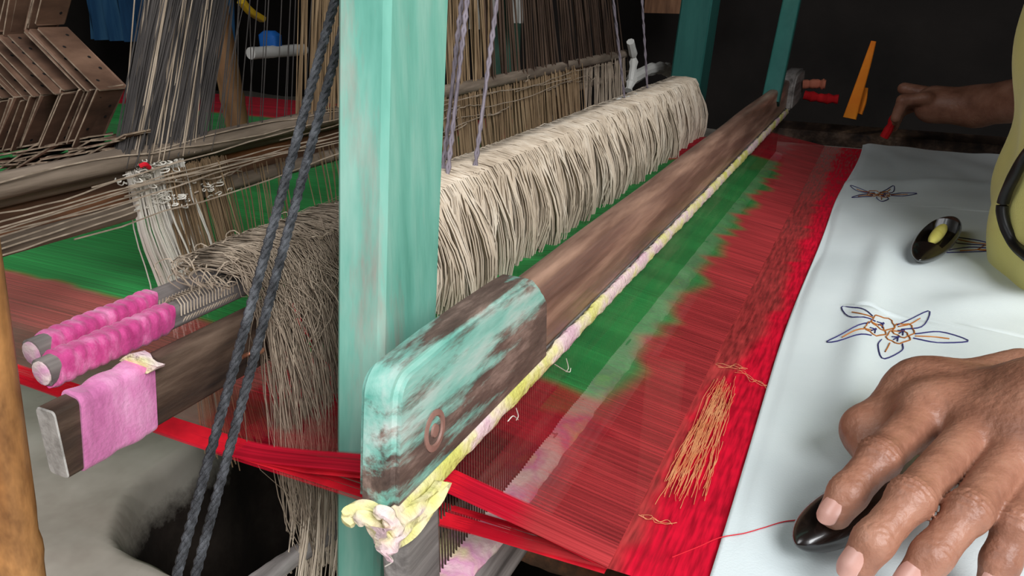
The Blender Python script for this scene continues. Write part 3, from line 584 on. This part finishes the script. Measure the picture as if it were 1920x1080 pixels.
class Field:
    def __init__(s, xs, ys, zs): s.x, s.y, s.z = (np.asarray(q, np.float32) for q in (xs, ys, zs)); s.sh = (len(xs), len(ys), len(zs)); s.v = np.full(s.sh, 1., np.float32)
    def win(s, lo, hi):
        return tuple(slice(max(0, np.searchsorted(g, l) - 1), min(len(g), np.searchsorted(g, h) + 1)) for g, l, h in zip((s.x, s.y, s.z), lo, hi))
    def cone(s, v, a, b, ra, rb, k, pad=.03):
        a, b = np.array(a, np.float32), np.array(b, np.float32); r = max(ra, rb) + pad; w = s.win(np.minimum(a, b) - r, np.maximum(a, b) + r)
        X, Y, Z = s.x[w[0]][:, None, None], s.y[w[1]][None, :, None], s.z[w[2]][None, None, :]; ab = b - a; L2 = float(ab @ ab) + 1e-12
        t = np.clip(((X - a[0]) * ab[0] + (Y - a[1]) * ab[1] + (Z - a[2]) * ab[2]) / L2, 0, 1)
        d = np.sqrt((X - a[0] - t * ab[0]) ** 2 + (Y - a[1] - t * ab[1]) ** 2 + (Z - a[2] - t * ab[2]) ** 2) - (ra + (rb - ra) * t); s.mix(v, w, d, k)
    def ell(s, v, c, r, k, pad=.05):
        c, r = np.array(c, np.float32), np.array(r, np.float32); w = s.win(c - r - pad, c + r + pad)
        X, Y, Z = s.x[w[0]][:, None, None], s.y[w[1]][None, :, None], s.z[w[2]][None, None, :]
        q = np.sqrt(((X - c[0]) / r[0]) ** 2 + ((Y - c[1]) / r[1]) ** 2 + ((Z - c[2]) / r[2]) ** 2); s.mix(v, w, (q - 1) * r.min(), k)
    def mix(s, v, w, d, k):
        o = v[w]; h = np.maximum(k - np.abs(o - d), 0) / k; v[w] = np.minimum(o, d) - h * h * k * .25
    def dent(s, v, c, r, amp):
        w = s.win(np.array(c) - 3 * r, np.array(c) + 3 * r); X, Y, Z = s.x[w[0]][:, None, None], s.y[w[1]][None, :, None], s.z[w[2]][None, None, :]
        v[w] += amp * np.exp(-((X - c[0]) ** 2 + (Y - c[1]) ** 2 + (Z - c[2]) ** 2) / (r * r))
    def rings(s, v, c, ax, sig, wl_, amp, up):
        c = np.array(c); w = s.win(c - 3 * sig - .012, c + 3 * sig + .012); X, Y, Z = s.x[w[0]][:, None, None] - c[0], s.y[w[1]][None, :, None] - c[1], s.z[w[2]][None, None, :] - c[2]
        t = X * ax[0] + Y * ax[1] + Z * ax[2]; h = X * up[0] + Y * up[1] + Z * up[2]; sd = np.cross(ax, up); lat = X * sd[0] + Y * sd[1] + Z * sd[2]
        v[w] += (amp * np.exp(-(t / sig) ** 2) * np.sin(2 * np.pi * t / wl_ + 220 * lat * lat / .01 * .02) * sm(.0, .006, h)).astype(np.float32)
def seg(*p): return np.concatenate([np.arange(a, b, st) for a, b, st in p])
FX = seg((-.03, .0, .004), (.0, .135, .00115), (.135, .56, .010)); FY = seg((.22, .265, .004), (.265, .46, .00115), (.46, 1.32, .009), (1.32, 1.56, .0035), (1.56, 1.6, .01)); FZ = seg((-.62, -.235, .012), (-.235, -.150, .00115), (-.150, .52, .010))
B = Field(FX, FY, FZ); v = B.v
FING = {'index': ([(1742, 772, -.1905), (1648, 860, -.1955), (1590, 925, -.2055), (1566, 962, -.2130)], (.0106, .0087, .0080, .0071)),
        'middle': ([(1838, 800, -.1865), (1707, 936, -.1935), (1638, 1014, -.2050), (1610, 1056, -.2140)], (.0100, .0083, .0077, .0070)),
        'ring': ([(1912, 838, -.1865), (1816, 960, -.1940), (1748, 1040, -.2065), (1712, 1088, -.2160)], (.0098, .0079, .0074, .0068)),
        'pinky': ([(1970, 888, -.1905), (1904, 985, -.1985), (1876, 1052, -.2110), (1864, 1088, -.2180)], (.0098, .0075, .0068, .0062))}
WR = P(2035, 795, z=-.180); J = {k: [P(*q) for q in a] for k, (a, r) in FING.items()}
hand = np.ones(B.sh, np.float32)
for i, k in enumerate(FING):               # dorsum: one bone per finger to the wrist
    m0 = J[k][0]; r = FING[k][1][0]; w_ = WR + np.array([-.004, .018 - .012 * i, -.002])
    B.cone(hand, m0 + np.array([0, 0, -.003]), w_, r * 1.0, .0160, .012)
    if i: B.cone(hand, (m0 + J[pk][0]) / 2 + np.array([.004, .004, -.004]), w_, .0095, .017, .012)
    pk = k
B.cone(hand, WR, (.33, .50, -.165), .0275, .042, .03); B.cone(hand, WR + np.array([0, .015, -.004]), WR + np.array([-.02, -.012, -.004]), .020, .018, .02)
TH = [P(1915, 722, z=-.190), P(1735, 748, z=-.200), P(1628, 808, z=-.211), P(1650, 872, z=-.217)]
for a, b, ra, rb in ((TH[0], TH[1], .019, .0150), (TH[1], TH[2], .0150, .0112), (TH[2], TH[3], .0112, .0095)): B.cone(hand, a, b, ra, rb, .012)
B.cone(hand, TH[1], J['index'][0] + np.array([.004, .004, -.002]), .0135, .0125, .018); B.cone(hand, TH[1], WR, .0145, .020, .018); B.cone(hand, (TH[1] + TH[2]) / 2, J['index'][0] * .75 + J['index'][1] * .25 + np.array([0, .003, -.006]), .0095, .0085, .012)
FL = []
for k in FING:
    f_ = np.ones(B.sh, np.float32); r = FING[k][1]
    for i in range(3): B.cone(f_, J[k][i], J[k][i + 1], r[i] * (.97 if i else 1), r[i + 1], .004)
    B.ell(f_, J[k][1] + np.array([0, 0, .0006]), (r[1] * 1.02,) * 3, .003)
    ax = J[k][2] - J[k][0]; ax /= np.linalg.norm(ax); up = np.array([0, 0, 1.]) - ax * ax[2]; up /= np.linalg.norm(up)
    B.rings(f_, J[k][1], ax, .0052, .0028, .00085, up); B.rings(f_, J[k][2], ax, .0028, .0024, .00040, up)
    FL.append(f_)
    B.ell(hand, J[k][0] + np.array([.002, .002, .0018]), (.0095, .0095, .0080), .012)
for k in ('index', 'middle', 'ring'):      # tendons
    a = J[k][0]; d = WR - a; B.cone(hand, a + d * .12 + np.array([0, 0, r[0] * .78]), a + d * .85 + np.array([0, 0, .013]), .0022, .0020, .007)
for a, b in (('index', 'middle'), ('middle', 'ring'), ('ring', 'pinky')):
    q = (J[a][0] + J[b][0]) / 2 + np.array([.006, .004, .012]); B.dent(hand, q, .010, .0012)
fa = FL[0]
for f_ in FL[1:]: h = np.maximum(.0016 - np.abs(fa - f_), 0) / .0016; fa = np.minimum(fa, f_) - h * h * .0016 * .25
h = np.maximum(.005 - np.abs(hand - fa), 0) / .005; hand = np.minimum(hand, fa) - h * h * .005 * .25
w = B.win((-.03, .2, -.26), (.16, .5, -.14)); X, Y, Z = B.x[w[0]][:, None, None], B.y[w[1]][None, :, None], B.z[w[2]][None, None, :]
hand[w] += ((.00009) * np.sin(900 * X + 700 * Y + 3 * np.sin(260 * X - 190 * Y)) * np.sin(350 * X - 420 * Y + 2)).astype(np.float32)
v = hand
# trunk, arms, head
for c_, r_ in (((.36, .83, -.42), (.16, .17, .13)), ((.285, .83, -.20), (.150, .185, .17)), ((.30, .83, .03), (.125, .185, .20)), ((.30, .83, .15), (.09, .20, .07))): B.ell(v, c_, r_, .06)
B.cone(v, (.30, .83, .16), (.285, .83, .26), .058, .054, .04); B.ell(v, (.265, .83, .365), (.098, .077, .118), .03); B.cone(v, (.25, .83, .30), (.215, .83, .285), .05, .03, .02)
B.cone(v, (.19, .83, .365), (.158, .83, .340), .008, .014, .012); B.ell(v, (.18, .83, .300), (.012, .026, .006), .006); B.ell(v, (.184, .83, .290), (.012, .024, .006), .006)
for s in (-1, 1):
    B.dent(v, (.178, .83 + s * .032, .372), .014, .006); B.ell(v, (.183, .83 + s * .032, .372), (.010, .014, .010), .004); B.ell(v, (.275, .83 + s * .080, .358), (.018, .010, .032), .008)
    B.cone(v, (.36, .83 + s * .09, -.42), (.0, .83 + s * .13, -.43), .085, .062, .03); B.cone(v, (.0, .83 + s * .13, -.43), (.0, .83 + s * .13, -.61), .055, .05, .03)
B.cone(v, (.31, .635, .14), (.37, .57, -.14), .060, .046, .03); B.cone(v, (.37, .57, -.14), (.31, .49, -.165), .046, .042, .03)
RH = P(1735, 195, y=1.47)
B.cone(v, (.31, 1.025, .14), (.32, 1.27, -.10), .060, .046, .03); B.cone(v, (.32, 1.27, -.10), RH + np.array([.075, -.015, .004]), .044, .030, .03)
B.cone(v, RH + np.array([.07, -.014, .002]), RH + np.array([.012, 0, 0]), .028, .030, .02)
for i in range(4):
    k0 = RH + np.array([0., -.024 + .016 * i, .012 - .004 * i]); k1 = k0 + np.array([-.034, .004 * i, -.006 - .004 * i]); k2 = k1 + np.array([-.006, -.002, -.028])
    B.cone(v, k0, k1, .0105, .0095, .006, .02); B.cone(v, k1, k2, .0095, .008, .004, .02)
B.cone(v, RH + np.array([.02, .03, .01]), RH + np.array([-.035, .045, .018]), .013, .010, .008, .02)
Vb, Qb = surf(B.x, B.y, B.z, v)
PE = empty('person', (.2, .83, -.5), 'person in a yellow shirt with black piping, seated at the loom, hand on a shuttle', 'person')
BODY = mesh('body', Vb, Qb, M_skin, PE); BODY['label'] = 'brown skin, near hand spread on the white cloth'
# nails
def nail(tip, dip, r, wd, ln, up0=(0, 0, 1.)):
    ax = tip - dip; ax /= np.linalg.norm(ax); up = np.array(up0) - ax * (ax @ np.array(up0)); up /= np.linalg.norm(up); sd = np.cross(ax, up); R = []
    for i in range(9):
        t = i / 8; row = []
        for j in range(9):
            s = j / 4 - 1; hw = wd / 2 * (1 - .30 * max(0, 1 - 2.2 * t) ** 2 - .12 * (abs(2 * t - 1)) ** 4 - (.20 if t > .85 else 0) * (t - .85) / .15); a = s * hw / r
            row.append(tip + ax * (ln * (t - .5) + r * .12 + (.0012 * (1 - s * s) if i == 8 else 0)) + r * 1.02 * (sd * math.sin(a) + up * math.cos(a)) - up * (.0016 * (t > .6) * ((t - .6) / .4) ** 1.5) + up * .0004)
        R.append(row)
    R = np.array(R).reshape(-1, 3); n = len(R); q = [(a * 9 + b, a * 9 + b + 1, a * 9 + b + 10, a * 9 + b + 9) for a in range(8) for b in range(8)]
    low = R - up * .0008; q2 = [tuple(n + x for x in reversed(f)) for f in q]; ed = [i for i in range(8)] + [8 + 9 * i for i in range(8)] + [80 - i for i in range(8)] + [72 - 9 * i for i in range(8)]
    q3 = [(ed[i], ed[(i + 1) % 32], ed[(i + 1) % 32] + n, ed[i] + n)[::-1] for i in range(32)]; return np.vstack([R, low]), q + q2 + q3
for k, wd, ln in (('index', .0098, .0108), ('middle', .0104, .0118), ('ring', .0100, .0112), ('pinky', .0084, .0092)):
    V, f = nail(J[k][3], J[k][2], FING[k][1][3], wd, ln); mesh('fingernail', V, f, M_nail, BODY)
# shirt: its own surface over the trunk and upper arms
G = Field(seg((.04, .56, .008)), seg((.50, 1.30, .008)), seg((-.33, .26, .008))); sv = G.v
for c_, r_ in (((.34, .83, -.30), (.205, .215, .12)), ((.284, .83, -.175), (.178, .208, .165)), ((.262, .81, .00), (.168, .215, .22)), ((.30, .83, .15), (.10, .215, .075))): G.ell(sv, c_, r_, .05)
for s in (-1, 1): G.cone(sv, (.31, .83 + s * .195, .145), (.335, .83 + s * .30, .02) if s > 0 else (.355, .59, -.03), .074, .068, .04)
X, Y, Z = G.x[:, None, None], G.y[None, :, None], G.z[None, None, :]
sv += (.004 * np.sin(42 * Z + 16 * Y + 2 * np.sin(19 * Y)) * np.exp(-((Z + .12) / .15) ** 2)).astype(np.float32) + .0025 * np.sin(60 * Y + 30 * Z).astype(np.float32)
sv[:] = np.maximum(sv, .0 + (Z - .215) * np.ones_like(sv)); sv[:] = np.maximum(sv, (-.30 - Z) * np.ones_like(sv))
Vs, Qs = surf(G.x, G.y, G.z, sv); SH = mesh('shirt', Vs, Qs, M_shirt, PE)
def hit(px, py):                          # where a sight line meets the shirt
    d = CX @ np.array([px - 960, 540 - py, -F]); d /= np.linalg.norm(d)
    for t in np.arange(.45, 1.3, .0015):
        p = d * t; i = [np.searchsorted(g, q) for g, q in zip((G.x, G.y, G.z), p)]
        if all(0 < a < len(g) for a, g in zip(i, (G.x, G.y, G.z))) and sv[tuple(i)] < 0: return p
    return None
pp = [hit(x, y) for x, y in ((1960, 245), (1940, 272), (1918, 300), (1896, 340), (1882, 375), (1879, 400), (1888, 432), (1906, 462), (1935, 486), (1975, 503))]
pp = [q for q in pp if q is not None]
if len(pp) > 3:
    c_ = spline(pp, 50); pr = np.c_[.0048 * np.cos(np.linspace(0, 6.28, 11)[:-1]), .0048 * np.sin(np.linspace(0, 6.28, 11)[:-1])]
    V, f = bar(c_, pr); mesh('piping', V, f, M_pipe, SH)
# hair cap and lower garment
Hh = Field(seg((.15, .40, .008)), seg((.73, .93, .008)), seg((.28, .52, .008))); hv = Hh.v; Hh.ell(hv, (.285, .83, .385), (.098, .088, .118), .03)
V, Qh = surf(Hh.x, Hh.y, Hh.z, hv); mesh('hair', V, Qh, M_hair, PE)
Lg = Field(seg((-.1, .60, .012)), seg((.55, 1.12, .012)), seg((-.62, -.27, .012))); lv = Lg.v; Lg.ell(lv, (.36, .83, -.42), (.185, .205, .15), .05)
for s in (-1, 1): Lg.cone(lv, (.36, .83 + s * .09, -.42), (.0, .83 + s * .13, -.43), .105, .078, .04)
V, Ql = surf(Lg.x, Lg.y, Lg.z, lv); mesh('lower_garment', V, Ql, M_lungi, PE)
# small red yarn held by the far hand
q0 = RH + np.array([-.042, -.005, -.028]); V, f = bar(spline([q0 + np.array([.004, 0, .02]), q0, q0 + np.array([-.010, 0, -.03])], 10), circ(.007, 8), .4, 9, 3)
tag(mesh('red_yarn_tuft', V, f, M_redcl), 'small red yarn tuft pinched by the far hand in the dark', 'yarn')

# ------------------------------------------------------------------ rear harness
HN = empty('rear_harness', (-.5, .85, -.4), 'rear pattern harness of rods and hanging threads behind the heddle frame', 'loom harness')
V, f = bar(line((-.492, .16, -.120), (-.492, 1.60, -.128), 30), circ(.0085, 10), .05, 30, 4); mesh('rod', V, f, M_rod, HN)
V, f = bar(line((-.500, .16, -.160), (-.500, 1.66, -.172), 30), circ(.0065, 10), .05, 30, 5); mesh('rod', V, f, M_rod, HN)
V, f = bar(line((-.508, .16, -.132), (-.508, 1.58, -.138), 30), circ(.006, 10), .06, 30, 6); mesh('rod', V, f, M_rod, HN)
V, f = box(-.522, -.512, .16, .74, -.168, -.138, .002, 24, .03); mesh('board', V, f, M_brown, HN)
L = []
for i in range(26):                       # twine wound loosely along the rods
    y0, y1 = sorted(r2.uniform(.17, 1.5, 2)); y1 = y0 + min(.5, y1 - y0); z = r2.uniform(-.172, -.118); x = -.482 + r2.normal(0, .003)
    L.append([(x + r2.normal(0, .001), y0 + (y1 - y0) * s, z + .004 * math.sin(s * 5 + i) + r2.normal(0, .0006)) for s in np.linspace(0, 1, 14)])
for i in range(5):
    z = -.152 - .004 * i; L.append([(-.49, .16 + .24 * s, z + .008 * s + r2.normal(0, .0003)) for s in np.linspace(0, 1, 14)])
V, Fq = tubes(L, .0007); mesh('loose_twine', V, Fq, M_tan, HN)['kind'] = 'stuff'
def hang(n, y0, y1, zt, zb, mt, r0, r1, lab, dy=0, sx=.010, cl=0):
    y = r2.uniform(y0, y1, n); T = np.zeros((n, 9, 3)); jx = r2.normal(0, sx, n); jy = r2.normal(0, .004, n)
    if cl: y = np.round(y / cl) * cl + r2.normal(0, cl * .18, n)
    for k, s in enumerate(np.linspace(0, 1, 9)):
        T[:, k, 0] = -.492 + jx * (.3 + .7 * s); T[:, k, 1] = y + dy * s + jy * s + .002 * np.sin(9 * s + y * 50); T[:, k, 2] = zt + (zb - zt) * s + (r2.normal(0, .008, n) if k == 8 else 0)
    V, Fq = tubes(T, r2.uniform(r0, r1, n)); o = mesh('harness_threads', V, Fq, mt, HN); o['kind'] = 'stuff'; o['label'] = lab
hang(85, .394, .448, -.126, -.262, M_whiteth, .0006, .0011, 'bundle of white threads', .022, .006)
hang(150, .425, .492, -.135, -.40, M_brownth, .0004, .0008, 'brown threads beside the white bundle', .020, .012)
hang(90, .49, .86, -.150, -.40, M_brownth, .0004, .0007, 'sparse tan threads in loose clumps', .03, .010, .028)
hang(620, .84, 1.34, -.125, -.37, M_brownth, .0006, .0012, 'dense tan threads behind the post', .03, .012)
hang(90, 1.36, 1.60, -.125, -.33, M_tan, .0006, .0011, 'thin group of tan threads at the far end', .02, .010, .022)
L = []
for cc, n in ((P(285, 312, x=-.487), 40), (P(255, 338, x=-.487), 26), (P(310, 372, x=-.487), 40), (P(385, 352, x=-.487), 18)):
    for i in range(n):
        p = cc + r2.normal(0, 1, 3) * np.array([.003, .010, .0035]); a = r2.uniform(0, 6.28); s = r2.uniform(.002, .006)
        L.append(spline([p, p + s * np.array([.3, math.cos(a), .4 * math.sin(a)]), p + s * np.array([.4, 1.6 * math.cos(a + .6), .7 * math.sin(a + .6)]), p + s * np.array([0, math.cos(a + 1.4), math.sin(a + 1.4) * .5])], 9))
V, Fq = tubes(L, .0005); o = mesh('knots', V, Fq, M_whiteth, HN); o['kind'] = 'stuff'
V, f = bar(spline([P(262, 312, x=-.48), P(272, 308, x=-.478), P(280, 314, x=-.48)], 8), circ(.0018, 7)); mesh('red_mark', V, f, M_red, HN)
def up(n, y0, y1, zt, mt, r0, r1, lab, cl=0, spread=.08, tgt=None, sx=.012, z0=-.126):
    y = r2.uniform(y0, y1, n); yb = np.round(y / cl) * cl + r2.normal(0, cl * .15, n) if cl else y; T = np.zeros((n, 8, 3))
    ty = (.83 + .16 * (y - .83) / .6 if tgt is None else tgt) + r2.normal(0, spread * .4, n); jx = r2.normal(0, sx, n); bow = r2.normal(0, .006, n)
    for k, s in enumerate(np.linspace(0, 1, 8)):
        T[:, k, 0] = -.492 + jx * (.35 + s); T[:, k, 1] = yb + (ty - yb) * s + bow * math.sin(3.1 * s); T[:, k, 2] = z0 + (zt - z0) * s
    V, Fq = tubes(T, r2.uniform(r0, r1, n)); o = mesh('harness_cords', V, Fq, mt, HN); o['kind'] = 'stuff'; o['label'] = lab
up(380, .385, .468, .80, M_darkth, .0003, .0006, 'thick fan of dark grey cords rising beside the cards', 0, .06, .82)
up(60, .395, .458, .80, M_tan, .0003, .0006, 'pale cords among the dark fan', 0, .10, .78)
up(22, .45, .60, .80, M_darkth, .0004, .0006, 'a few single dark cords', 0, .1)
up(90, .585, .68, .80, M_brownth, .0005, .0009, 'tan cords rising left of the front post', .012)
up(70, .86, 1.0, .80, M_brownth, .0007, .0013, 'tan cords rising right of the front post', .018)
up(190, .98, 1.56, .80, mat('dark_brown_cord', [(58, 44, 36), (96, 76, 62)], (40, 40, 8), .9), .0008, .0016, 'dark brown cord bundles leaning to the left', .045, .03)
V, f = bar(spline([P(1185, 148, x=-.47), P(1215, 132, x=-.46), P(1245, 128, x=-.46), P(1262, 142, x=-.46)], 20), circ(.012, 9), .5, 12, 7); o = mesh('white_rag_tie', V, f, M_white, HN)
V, f = bar(spline([P(1182, 78, x=-.47), P(1188, 110, x=-.47), P(1184, 148, x=-.47), P(1178, 170, x=-.47)], 14), circ(.008, 8), .5, 12, 8); mesh('white_rag_tie', V, f, M_white, HN)

# ------------------------------------------------------------------ pattern cards
CD = empty('card_chain', (-.56, .39, -.14), 'folded chain of punched brown pattern cards at the upper left of the loom', 'pattern cards')
yN, yF = .388, .411
prof0 = [P(*q, y=yN) for q in ((112, -120), (72, 48), (186, 163), (140, 270), (232, 256), (150, 300))]
def card(a, b, dy, seed):
    a, b = a.copy(), b.copy(); d = b - a; ln = np.linalg.norm(d); d /= ln; nrm = np.cross(d, np.array([0, 1., 0])); th = .00055; c = []
    rr_ = np.random.default_rng(seed); ch = .001
    for (s, yy_) in ((ch, yN), (ln - ch, yN), (ln, yN + ch), (ln, yF - ch), (ln - ch, yF), (ch, yF), (0, yF - ch), (0, yN + ch)):
        c.append(a + d * s + np.array([0, yy_ - a[1] + dy, 0]) + nrm * .0006 * rr_.normal())
    c = np.array(c); V = np.vstack([c - nrm * th, c + nrm * th]); f = [tuple(range(7, -1, -1)), tuple(range(8, 16))] + [(i, (i + 1) % 8, (i + 1) % 8 + 8, i + 8) for i in range(8)]
    ctr = a + d * ln / 2; mi = [0, 0] + [1] * 8; hv_ = []; k = len(V)
    for h in range(5):                     # punched holes: dark discs let into both faces
        s = ln * (.14 + .18 * h); hc_ = a + d * s + np.array([0, (yN + .006 + .011 * (rr_.random() > .5)) - a[1] + dy, 0])
        for sg in (-1, 1):
            ring = [hc_ + sg * nrm * (th + .0002) + .0013 * (math.cos(t) * d + math.sin(t) * np.array([0, 1., 0])) for t in np.linspace(0, 6.28, 7)[:-1]]
            V = np.vstack([V, ring]); f.append(tuple(range(k, k + 6)) if sg > 0 else tuple(range(k + 5, k - 1, -1))); mi.append(2); k += 6
    return V, f, mi
off = 0; gaps = [0, .0120, .0030, .0030, .0200, .0030, .0030, .0190, .0040, .0035, .0170, .0032, .0034, .0150, .0035, .004]
for i, g in enumerate(gaps):
    off += g
    for j in range(5):
        if j == 4 and i % 2: continue
        sh = np.array([-off + .0015 * r2.normal(), 0, -.16 * off + .0008 * r2.normal()]) + (np.array([.0, 0, -.004 * (i % 4)]) if j >= 3 else 0)
        a = prof0[j] + sh; b = prof0[j + 1] + sh + np.array([.0012 * r2.normal(), 0, .0012 * r2.normal()])
        V, f, mi = card(a, b, .0015 * r2.normal(), i * 7 + j); mesh('card', V, f, None, CD, smooth=False, mats=[M_card, M_cardedge, M_hole], midx=mi)

for y_ in (yN + .004, yF - .004):
    p = prof0[0] + np.array([0, y_ - prof0[0][1], 0]); V, Fq = tubes([line(p + np.array([-.10 * q, 0, -.016 * q]), (p[0] - .10 * q, y_, .85), 10) for q in (0, .3, .6, .9)], .0009, 5); mesh('lacing_cord', V, Fq, M_darkth, CD)

# ------------------------------------------------------------------ bamboo, rods and planks
def bamboo(pts, r, mt, label, nodes, name='bamboo_pole'):
    c = line(pts[0], pts[1], 120); t, u, v = frames(c); d = np.linalg.norm(c[-1] - c[0]); R = []; a = np.linspace(0, 2 * np.pi, 19)[:-1]
    for i, p in enumerate(c):
        s = i / 119 * d; k = 1 + sum(.10 * math.exp(-((s - n) / .005) ** 2) - .05 * math.exp(-((s - n - .012) / .006) ** 2) for n in nodes)
        R.append(p + r * k * (np.cos(a)[:, None] * u[i] + np.sin(a)[:, None] * v[i]))
    V, f = loft(R); return tag(mesh(name, V, f, mt), label, 'pole')
b0, b1 = P(36, 1080, y=.17), P(-48, 540, y=.17); dv = (b0 - b1) / (b0[2] - b1[2])
bamboo([b0 + dv * (-.50 - b0[2]), b1 + dv * .35], .0105, M_bamboo, 'sunlit bamboo pole end at the lower left corner in the foreground', [.11, .26])
a0, a1 = P(446, 240, x=-.95), P(402, 0, x=-.95); dv = (a1 - a0) / (a1[2] - a0[2])
bamboo([a0 + dv * (-.5 - a0[2]), a0 + dv * (.75 - a0[2])], .0185, M_bambooD, 'brown bamboo post rising behind the rear harness at left', [.15, .33, .47, .60, .74, .9])
def rod(a, b, r, mt, label, name='wooden_rod', n=24, cat='rod'):
    V, f = bar(line(a, b, n), circ(r, 12), .12, 12, 3); return tag(mesh(name, V, f, mt), label, cat)
rod(P(440, 1120, z=-.34), P(640, 985, z=-.345), .0065, M_grey, 'grey treadle rod under the looped thread ends, in front of the pit')
rod(P(890, 985, z=-.37), P(1300, 1135, z=-.37), .012, M_brown, 'brown rod lying under the red selvedge at the pit edge')
V, f = zbox(-.150, -.118, .60, .615, -1.04, -.30, .003); tag(mesh('plank', V, f, mat('salmon_brown_plank', [(150, 108, 90), (186, 140, 120)], (30, 30, 6), .8)), 'upright pale brown plank in the pit below the sheer red warp', 'plank')
V, f = bar(spline([P(1130, 760, z=-.36), P(1128, 800, z=-.365), P(1120, 850, z=-.37), P(1132, 880, z=-.375)], 20), circ(.010, 9), .7, 9, 5); tag(mesh('lamm_knot', V, f, M_dark), 'dark knotted cord hanging below the sheer red warp', 'cord')
V, f = bar(spline([P(878, 1020, z=-.318), P(890, 1040, z=-.322), P(898, 1062, z=-.326)], 8), circ(.004, 8), .4, 5, 2); tag(mesh('white_peg', V, f, M_white), 'small whitish peg under the race of the sley', 'peg')

# ------------------------------------------------------------------ dim background
def drape(name, x0, x1, y, z0, z1, fold, amp, mt, label, cat='cloth', dx=0, dyy=0):
    n = 60; R = []
    for sgn in (0, 1):
        for k, z in enumerate(np.linspace(z0, z1, 10)):
            R.append([(x0 + (x1 - x0) * i / n + dx * k / 9, y + dyy * i / n + amp * math.sin(i / n * fold * 6.28 + .3 * k) * (1 - .4 * k / 9) + sgn * .004, z) for i in range(n + 1)])
    A = np.array(R); V = A.reshape(-1, 3); q = []
    for s in range(2):
        for k in range(9):
            for i in range(n): b = (s * 10 + k) * (n + 1) + i; qq = (b, b + 1, b + n + 2, b + n + 1); q.append(qq if s == 0 else qq[::-1])
    return tag(mesh(name, V, q, mt), label, cat)
drape('blue_curtain', -2.62, -1.95, 2.05, -.20, .35, 9, .03, M_bluecl, 'blue striped curtain hanging in the dark behind the cards', 'curtain')
drape('white_towel', -1.06, -.985, 2.0, -.115, .3, 3, .012, M_white, 'white striped towel hanging just right of the front post', 'towel')
drape('white_towel', -.935, -.90, 2.0, -.095, .3, 2, .01, M_white, 'narrower white towel hanging beside the green post', 'towel')
post('green_post', (-1.02, 2.15, -.5), (-1.005, 2.15, .7), .06, .06, mat('dull_green_paint', [(60, 92, 78), (90, 124, 106)], (20, 20, 5), .8), 'dull green post of another loom behind the towels')
rod(P(470, 100, x=-1.35), P(570, 93, x=-1.35), .014, M_white, 'short whitish rod lying behind the rear harness', 'white_rod')
V, f = bar(spline([P(452, 2, x=-1.36), P(470, 22, x=-1.36), P(492, 36, x=-1.36)], 12), rr(.02, .014, .004), .1); tag(mesh('yellow_strap', V, f, M_yel), 'yellow strap in the background above the blue pouch', 'strap')
V, f = loft([np.c_[rr(.05 * k, .03 * k, .008), np.zeros(16)] + P(489, 0, x=-1.37) * np.array([1, 1, 0]) + np.array([0, .02, z]) for z, k in ((-.170, .8), (-.165, 1), (-.120, 1.05), (-.110, .6))]); tag(mesh('blue_pouch', V, f, M_bluep), 'small bright blue pouch in the background under a yellow strap', 'pouch')
V, f = slab(-.73, -.57, 2.55, 2.62, -.078, .45); tag(mesh('wooden_board', V, f, M_bambooD, smooth=False), 'brown wooden board high on the dark back wall', 'board')
# orange strip, red and salmon cloth by the far sley end
c_ = spline([P(1638, 78, y=1.57), P(1626, 118, y=1.56), P(1609, 172, y=1.55), P(1593, 222, y=1.54)], 24); c2 = spline([P(1622, 165, y=1.562), P(1616, 190, y=1.556), P(1606, 212, y=1.55)], 12)
def strip(c_, w0, w1): t, u, v = frames(c_); return loft([p + rr(.9, .4, .15)[:, :1] * u[i] * (w0 + (w1 - w0) * i / len(c_)) + rr(.9, .4, .15)[:, 1:] * v[i] * .02 for i, p in enumerate(c_)])
V, f = merge([strip(c_, .010, .026), strip(c2, .012, .024)]); tag(mesh('orange_strip', V, f, M_orangecl), 'bright orange cloth strip hanging in the dark beyond the white cloth', 'cloth strip')
c_ = spline([P(1508, 178, y=1.60), P(1540, 184, y=1.60), P(1572, 186, y=1.60)], 14); V, f = bar(c_, rr(.02, .016, .006), .5, 7, 2); tag(mesh('red_rag', V, f, M_redcl), 'bright red rag beside the far end of the sley', 'rag')
c_ = spline([P(1506, 158, y=1.62), P(1530, 157, y=1.62), P(1548, 158, y=1.62)], 14); V, f = bar(c_, rr(.02, .016, .006), .4, 7, 4); tag(mesh('salmon_rag', V, f, M_salmon), 'dull salmon rag just above the bright red rag', 'rag')
V, f = slab(-.25, .35, 1.56, 1.66, -.27, -.245); tag(mesh('breast_rail', V, f, M_dark, smooth=False), 'dark wooden rail across the loom behind the far edge of the cloth', 'rail')
